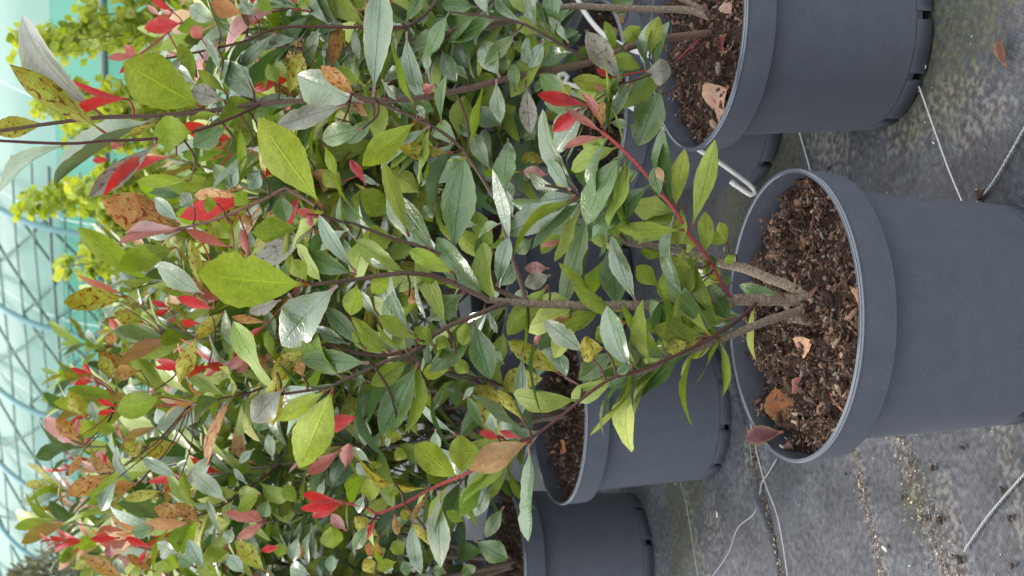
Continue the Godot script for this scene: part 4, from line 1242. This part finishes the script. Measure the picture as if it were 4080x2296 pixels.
	[8, [[630, 770, -20, 420, 75, "ya"], [830, 720, 480, 450, 240, "ua"], [1010, 515, 740, 505, 285, "ua"], [1374, 420, 890, 640, 225, "ha"], [1160, 400, 970, 355, 72, "ra"], [1160, 420, 1040, 600, 90, "ra"], [1290, 405, 1130, 345, 55, "ra"], [790, 370, 480, 75, 65, "sa"], [1010, 350, 880, 80, 85, "ga"], [640, 330, 650, 510, 85, "se"], [1160, 260, 1010, 300, 105, "sb"], [1250, 310, 1140, 350, 95, "sb"], [1310, 265, 1110, 30, 85, "ya"], [1350, 450, 1345, 1190, 115, "sa"], [960, 690, 880, 1020, 170, "sa"], [1080, 700, 940, 1000, 135, "sa"], [970, 700, 960, 1085, 42, "ua"], [660, 800, 680, 1390, 175, "sa"], [470, 1010, 530, 1450, 115, "sb"], [630, 1240, 470, 1050, 65, "ya"], [560, 850, 450, 1030, 55, "oa"], [190, 990, 100, 1190, 48, "ra"], [190, 740, -60, 760, 175, "ub"], [240, 780, 70, 810, 170, "ub"], [130, 700, 40, 590, 95, "sb"], [150, 590, 10, 470, 65, "sb"], [100, 830, 50, 970, 75, "sb"], [330, 740, 290, 850, 115, "ub"], [120, 250, 100, 460, 95, "sb"], [280, 360, 275, 470, 45, "sb"], [930, 1180, 1190, 1320, 175, "gb"], [1160, 920, 1020, 1160, 115, "gb"], [850, 1350, 920, 1440, 115, "gb"], [220, 1160, 20, 1000, 115, "yb"], [400, 1290, 310, 1190, 125, "ub"], [350, 1340, 190, 1390, 95, "ub"], [470, 1380, 370, 1400, 115, "gb"], [330, 980, 350, 1140, 65, "ob"], [1110, 380, 1050, 210, 70, "sa"], [500, 380, 460, 260, 70, "ub"], [350, 300, 270, 400, 80, "ua"], [220, 370, 150, 480, 100, "gb"], [460, 960, 370, 1000, 90, "yb"], [860, 1040, 720, 960, 90, "ub"], [720, 1430, 620, 1390, 90, "gb"], [130, 1060, 20, 1250, 110, "gb"], [240, 1290, 100, 1220, 120, "ob"], [180, 1440, 100, 1320, 110, "yb"], [300, 1430, 270, 1380, 90, "sb"], [560, 150, 500, 20, 70, "ub"], [620, 200, 700, 20, 60, "ga"], [850, 110, 930, 10, 50, "sb"], [250, 610, 130, 600, 60, "ub"], [430, 560, 330, 500, 100, "ub"]]],
	[9, [[160, 250, 60, -20, 85, "sc"], [65, 190, 0, -60, 95, "sc"], [315, 325, 165, 125, 75, "sc"], [130, 310, 20, 520, 135, "sc"], [35, 560, 5, 280, 45, "sc"], [830, -20, 640, 90, 135, "gc"], [720, 615, 450, 240, 190, "mc"], [680, 380, 590, 160, 85, "uc"], [740, 340, 860, 200, 150, "uc"], [930, 430, 1000, 120, 150, "uc"], [880, 525, 660, 430, 135, "uc"], [900, 540, 1100, 550, 215, "mc"], [1030, 650, 840, 1110, 250, "gc"], [690, 660, 345, 605, 135, "uc"], [590, 700, 515, 635, 45, "pc"], [640, 600, 530, 520, 55, "rc"], [470, 800, 75, 715, 110, "rc"], [400, 830, 190, 1000, 115, "rc"], [430, 800, 220, 720, 85, "rc"], [590, 1010, 400, 695, 62, "pa"], [580, 1010, 285, 830, 75, "pa"], [600, 1040, 265, 1140, 65, "pa"], [570, 970, 575, 770, 95, "oa"], [800, 640, 590, 930, 115, "gc"], [630, 930, 770, 945, 85, "gc"], [390, 1450, 115, 820, 125, "sa"], [470, 1060, 440, 1430, 170, "gc"], [450, 1510, 840, 1310, 195, "sa"], [330, 1450, 165, 1210, 115, "sa"], [160, 1330, -30, 1300, 115, "wc"], [150, 1240, -20, 1170, 85, "ye"], [1130, 1580, 1200, 1125, 150, "la"], [1250, 1750, 1433, 1057, 170, "ua"], [1010, 1500, 960, 1275, 115, "ga"], [1040, 1390, 990, 1270, 70, "ha"], [330, 730, 280, 640, 80, "yc"], [150, 560, 60, 700, 70, "ge"], [60, 1060, 0, 1000, 110, "ge"], [380, 1000, 230, 1040, 90, "ge"], [700, 340, 760, 380, 60, "wc"], [730, 190, 700, 110, 40, "oc"]]],
	[10, [[1200, 300, 690, 290, 130, "la"], [430, 70, 615, 110, 115, "sa"], [470, 140, 265, 900, 185, "ga"], [620, 255, 380, 340, 115, "ga"], [650, 325, 680, 870, 240, "ga"], [835, 860, 640, 340, 155, "sa"], [840, 880, 610, 890, 75, "la"], [770, 880, 700, 840, 60, "ua"], [855, 910, 905, 1500, 255, "ga"], [760, 1010, 350, 720, 115, "ua"], [450, 1240, 125, 985, 155, "sa"], [590, 1200, 400, 1200, 195, "ya"], [300, 1430, 230, 1230, 135, "sa"], [60, 1450, 200, 1180, 115, "sb"], [680, 1210, 390, 1440, 175, "ga"], [760, 1000, 520, 1130, 170, "ua"], [560, 920, 270, 1040, 155, "ua"], [1340, 660, 990, 770, 235, "ua"], [1190, 430, 1170, 610, 75, "ua"], [1010, 740, 830, 570, 155, "ua"], [1060, 490, 860, 460, 95, "ua"], [1330, 590, 1000, 510, 105, "ua"], [1380, 1110, 960, 1050, 190, "ua"], [1230, 1150, 1050, 1220, 135, "ya"], [1374, 1180, 1250, 1270, 85, "sa"], [370, 40, 80, 95, 120, "sa"], [300, 310, 130, 240, 80, "pe"], [260, 380, 100, 420, 40, "pe"], [310, 160, 110, 480, 150, "ue"], [170, 590, -20, 590, 110, "we"], [180, 640, -20, 720, 140, "me"], [480, 200, 600, 440, 140, "ue"], [640, 160, 690, 360, 100, "ua"], [520, 740, 360, 650, 45, "pe"], [780, 1180, 640, 1350, 110, "ua"], [800, 1330, 680, 1390, 80, "ga"], [1000, 930, 960, 1090, 170, "ua"], [1180, 120, 1140, 420, 110, "ua"], [580, 840, 540, 830, 50, "la"], [760, 960, 700, 930, 60, "ga"], [1110, 930, 990, 900, 60, "la"], [110, 1060, 60, 1180, 50, "pe"], [330, 960, 200, 1000, 60, "oe"]]],
	[11, [[610, 710, 170, 745, 190, "ua"], [985, 520, 650, 450, 105, "ga"], [495, 840, 530, 1310, 75, "ua"], [520, 430, 380, 260, 125, "ua"], [640, 220, 550, 280, 75, "ua"], [570, 140, 420, 60, 105, "ua"], [570, 130, 510, -30, 95, "ua"], [405, 225, 400, -110, 140, "ua"], [620, 595, 500, 690, 55, "ua"], [510, 610, 290, 640, 60, "ua"], [470, 330, 440, 220, 90, "ga"], [610, 440, 520, 390, 80, "ga"], [380, 860, 100, 990, 120, "ya"], [470, 900, 290, 1010, 70, "la"], [400, 470, 340, 440, 50, "la"]]],
]

func small_things() -> void:
	# strings lying on the ground cloth
	cord("bright white twisted string running from beneath the pot with the pinkish leaf", [[3655, 325], [3660, 340], [3708, 475], [3779, 673], [3842, 824], [3860, 870]], 0.0021, "cord", "strings on the ground cloth")
	cord("short white string passing behind the pot with orange fallen leaves", [[3185, 525], [3189, 542], [3225, 665], [3240, 730]], 0.0022, "cord", "strings on the ground cloth")
	cord("thick frayed string ending at a clod beside the pot with orange fallen leaves", [[4110, 465], [4080, 515], [3961, 721], [3882, 824], [3875, 850]], 0.0033, "old_cord", "strings on the ground cloth")
	cord("thick curving pale string across the dusty crease of the cloth", [[4110, 1860], [4080, 1892], [4009, 1972], [3930, 2067], [3854, 2178], [3845, 2200]], 0.0033, "old_cord", "strings on the ground cloth")
	cord("white string along the dark seam of the cloth", [[2990, 1690], [3003, 1750], [3042, 1908], [3100, 2070], [3138, 2296], [3142, 2330]], 0.0017, "cord", "strings on the ground cloth")
	cord("grey string along the dark seam of the cloth", [[2975, 1700], [2985, 1750], [3010, 1930], [3060, 2110], [3095, 2296], [3100, 2330]], 0.0015, "old_cord", "strings on the ground cloth")
	cord("loose pale string crossing the seam of the cloth", [[3095, 1830], [3060, 1890], [3035, 1930], [3010, 2040], [2940, 2106], [2900, 2210], [2830, 2310]], 0.0024, "old_cord", "strings on the ground cloth")
	cord("hair thin white thread beyond the seam of the cloth", [[2712, 1920], [2716, 1940], [2740, 2043], [2779, 2288], [2784, 2320]], 0.0010, "cord", "strings on the ground cloth")
	# irrigation
	drip("white drip tube bending down behind the pot with the pinkish leaf", [[2280, -40, 2.05], [2304, 0, 2.05], [2325, 42, 2.05], [2372, 105, 2.04], [2425, 152, 2.03], [2519, 199, 2.02], [2571, 215, 2.01]], 0.0042)
	drip("straight white drip tube rising behind the thick leaning stem", [[2178, 30, 2.40], [2171, 157, 2.40], [2174, 260, 2.40], [2177, 362, 2.40]], 0.0040)
	drip("white drip tube looping out beside the foot of a pot", [[2224, 322, 2.06], [2228, 300, 2.06], [2245, 294, 2.06], [2262, 305, 2.06], [2250, 330, 2.06], [2330, 352, 2.05], [2425, 382, 2.04], [2477, 403, 2.03], [2535, 440, 2.02], [2650, 510, 2.01], [2773, 590, 2.0], [2864, 645, 1.99], [2960, 715, 1.985], [3002, 752, 1.98], [3008, 772, 1.98], [2990, 776, 1.98], [2930, 736, 1.985]], 0.0040)
	# fallen leaves
	var y := 0.262
	fallen_leaf("orange brown fallen leaf with a pale midrib on the compost", on_ground(3140, 1715, 0.262), on_ground(3085, 1545, 0.272), 0.036, Color(0.34, 0.125, 0.045), 61, Vector3(0.1, 0.55, 0.8).normalized())
	fallen_leaf("dark red fallen leaf resting against the inside of the pot rim", on_ground(3122, 1722, 0.276), on_ground(2962, 1746, 0.312), 0.024, Color(0.085, 0.020, 0.028), 62, Vector3(0.3, 0.4, 0.85).normalized())
	fallen_leaf("small folded tan leaf lying on the compost", on_ground(3245, 1355, 0.268), on_ground(3165, 1400, 0.268), 0.026, Color(0.46, 0.27, 0.17), 63, Vector3(0, 0.7, 0.7).normalized())
	fallen_leaf("little maroon leaf lying beside the orange one", on_ground(3160, 1590, 0.266), on_ground(3185, 1505, 0.268), 0.018, Color(0.17, 0.035, 0.04), 64)
	fallen_leaf("tan leaf tucked under the front of the pot rim", on_ground(3425, 1230, 0.262), on_ground(3412, 1010, 0.262), 0.024, Color(0.36, 0.19, 0.11), 65)
	fallen_leaf("thin red leaf stalk curving over the compost", on_ground(3362, 1640, 0.264), on_ground(3295, 1560, 0.266), 0.005, Color(0.60, 0.16, 0.10), 66)
	fallen_leaf("pinkish tan rounded leaf lying against the pot rim", on_ground(2905, 345, 0.272), on_ground(2830, 450, 0.270), 0.064, Color(0.42, 0.27, 0.21), 67, Vector3(0, 0.75, 0.65).normalized())
	fallen_leaf("curled dark red leaf at the foot of the thick stem", on_ground(2895, 135, 0.272), on_ground(2865, 215, 0.268), 0.030, Color(0.14, 0.03, 0.03), 68)
	fallen_leaf("mottled pale leaf on the compost beside the thick stem", on_ground(2915, 60, 0.270), on_ground(2900, -30, 0.270), 0.040, Color(0.34, 0.20, 0.17), 69)
	fallen_leaf("shrivelled brown leaf lying on the bare ground cloth", on_ground(4012, 265, 0.012), on_ground(3970, 145, 0.012), 0.020, Color(0.12, 0.04, 0.03), 70)
	fallen_leaf("orange leaf lying in the pot under the overhanging leaves", on_ground(2235, 1760, 0.266), on_ground(2250, 1800, 0.268), 0.030, Color(0.60, 0.24, 0.13), 71)
	# clods and litter
	var r := RandomNumberGenerator.new()
	r.seed = 31
	var clods := [[3720, 1868, 0.010], [4000, 1952, 0.008], [3825, 2233, 0.011], [4027, 2067, 0.008], [3920, 780, 0.016], [3600, 1985, 0.007], [3840, 1790, 0.007], [3375, 1890, 0.006], [4040, 2250, 0.009], [3750, 2080, 0.010], [3310, 670, 0.010], [3355, 720, 0.007], [3010, 1830, 0.008]]
	for q in clods:
		var p := on_ground(q[0], q[1], 0.004)
		var o := thing("soil_clod", "dark crumbly soil clod lying on the ground cloth", "clod", p, "soil clods on the ground cloth")
		for i in 5:
			var c := part("lump", chips[i % 4], M["clod"], o)
			var s: float = q[2] * r.randf_range(0.4, 0.75)
			c.transform = Transform3D(Basis.from_euler(Vector3(r.randf_range(-0.5, 0.5), r.randf() * TAU, r.randf_range(-0.5, 0.5))) * Basis.from_scale(Vector3(s * 0.55, s * 1.2, s * 0.95)), Vector3(r.randf_range(-1, 1) * q[2] * 0.4, s * 0.2, r.randf_range(-1, 1) * q[2] * 0.4))
	var litter := Node3D.new()
	litter.name = "litter"
	litter.set_meta("kind", "stuff")
	add_child(litter)
	for k in 6:
		var list := []
		for i in 620:
			var x := r.randf_range(-1.0, 0.8)
			var z := r.randf_range(1.15, 3.2)
			var where := r.randf()
			if where < 0.24:                    # more of it along the creases
				var a := on_ground(3560, 1740).lerp(on_ground(3800, 2330), r.randf())
				x = a.x + r.randfn(0, 0.02)
				z = -a.z + r.randfn(0, 0.022)
			elif where < 0.34:
				var a := on_ground(3400, 1800).lerp(on_ground(3520, 2330), r.randf())
				x = a.x
				z = -a.z + r.randfn(0, 0.010)
			elif where < 0.52:
				var a := on_ground(2990, 1740).lerp(on_ground(3125, 2330), r.randf())
				x = a.x
				z = -a.z + r.randfn(0.004, 0.006)
			var s := r.randf_range(0.0006, 0.0019)
			if r.randf() < 0.1:
				s *= 1.9
			var tone := r.randf()
			var col := Color(0.02, 0.014, 0.010).lerp(Color(0.16, 0.10, 0.065), tone)
			if tone > 0.72:
				col = Color(0.50, 0.40, 0.28)
			list.append([Transform3D(Basis.from_euler(Vector3(r.randf_range(-0.3, 0.3), r.randf() * TAU, 0)) * Basis.from_scale(Vector3(s, s, s)), Vector3(x, 0.003 + s * 0.3, -z)), col])
		scatter(litter, "crumbs" if k < 4 else "straws", chips[k], M["chip"], list)
	for q in [[3530, 2187, 0.014], [2860, 2050, 0.012], [3690, 268, 0.007], [3722, 570, 0.006]]:
		var p := on_ground(q[0], q[1], 0.004)
		var o := thing("white_chip", "small white chip lying on the ground cloth", "chip", p, "white chips on the ground cloth")
		var c := part("chip", chips[2], M["cord"], o)
		c.transform = Transform3D(Basis(Vector3.UP, r.randf() * TAU) * Basis.from_scale(Vector3.ONE * q[2] * 0.5), Vector3(0, q[2] * 0.12, 0))
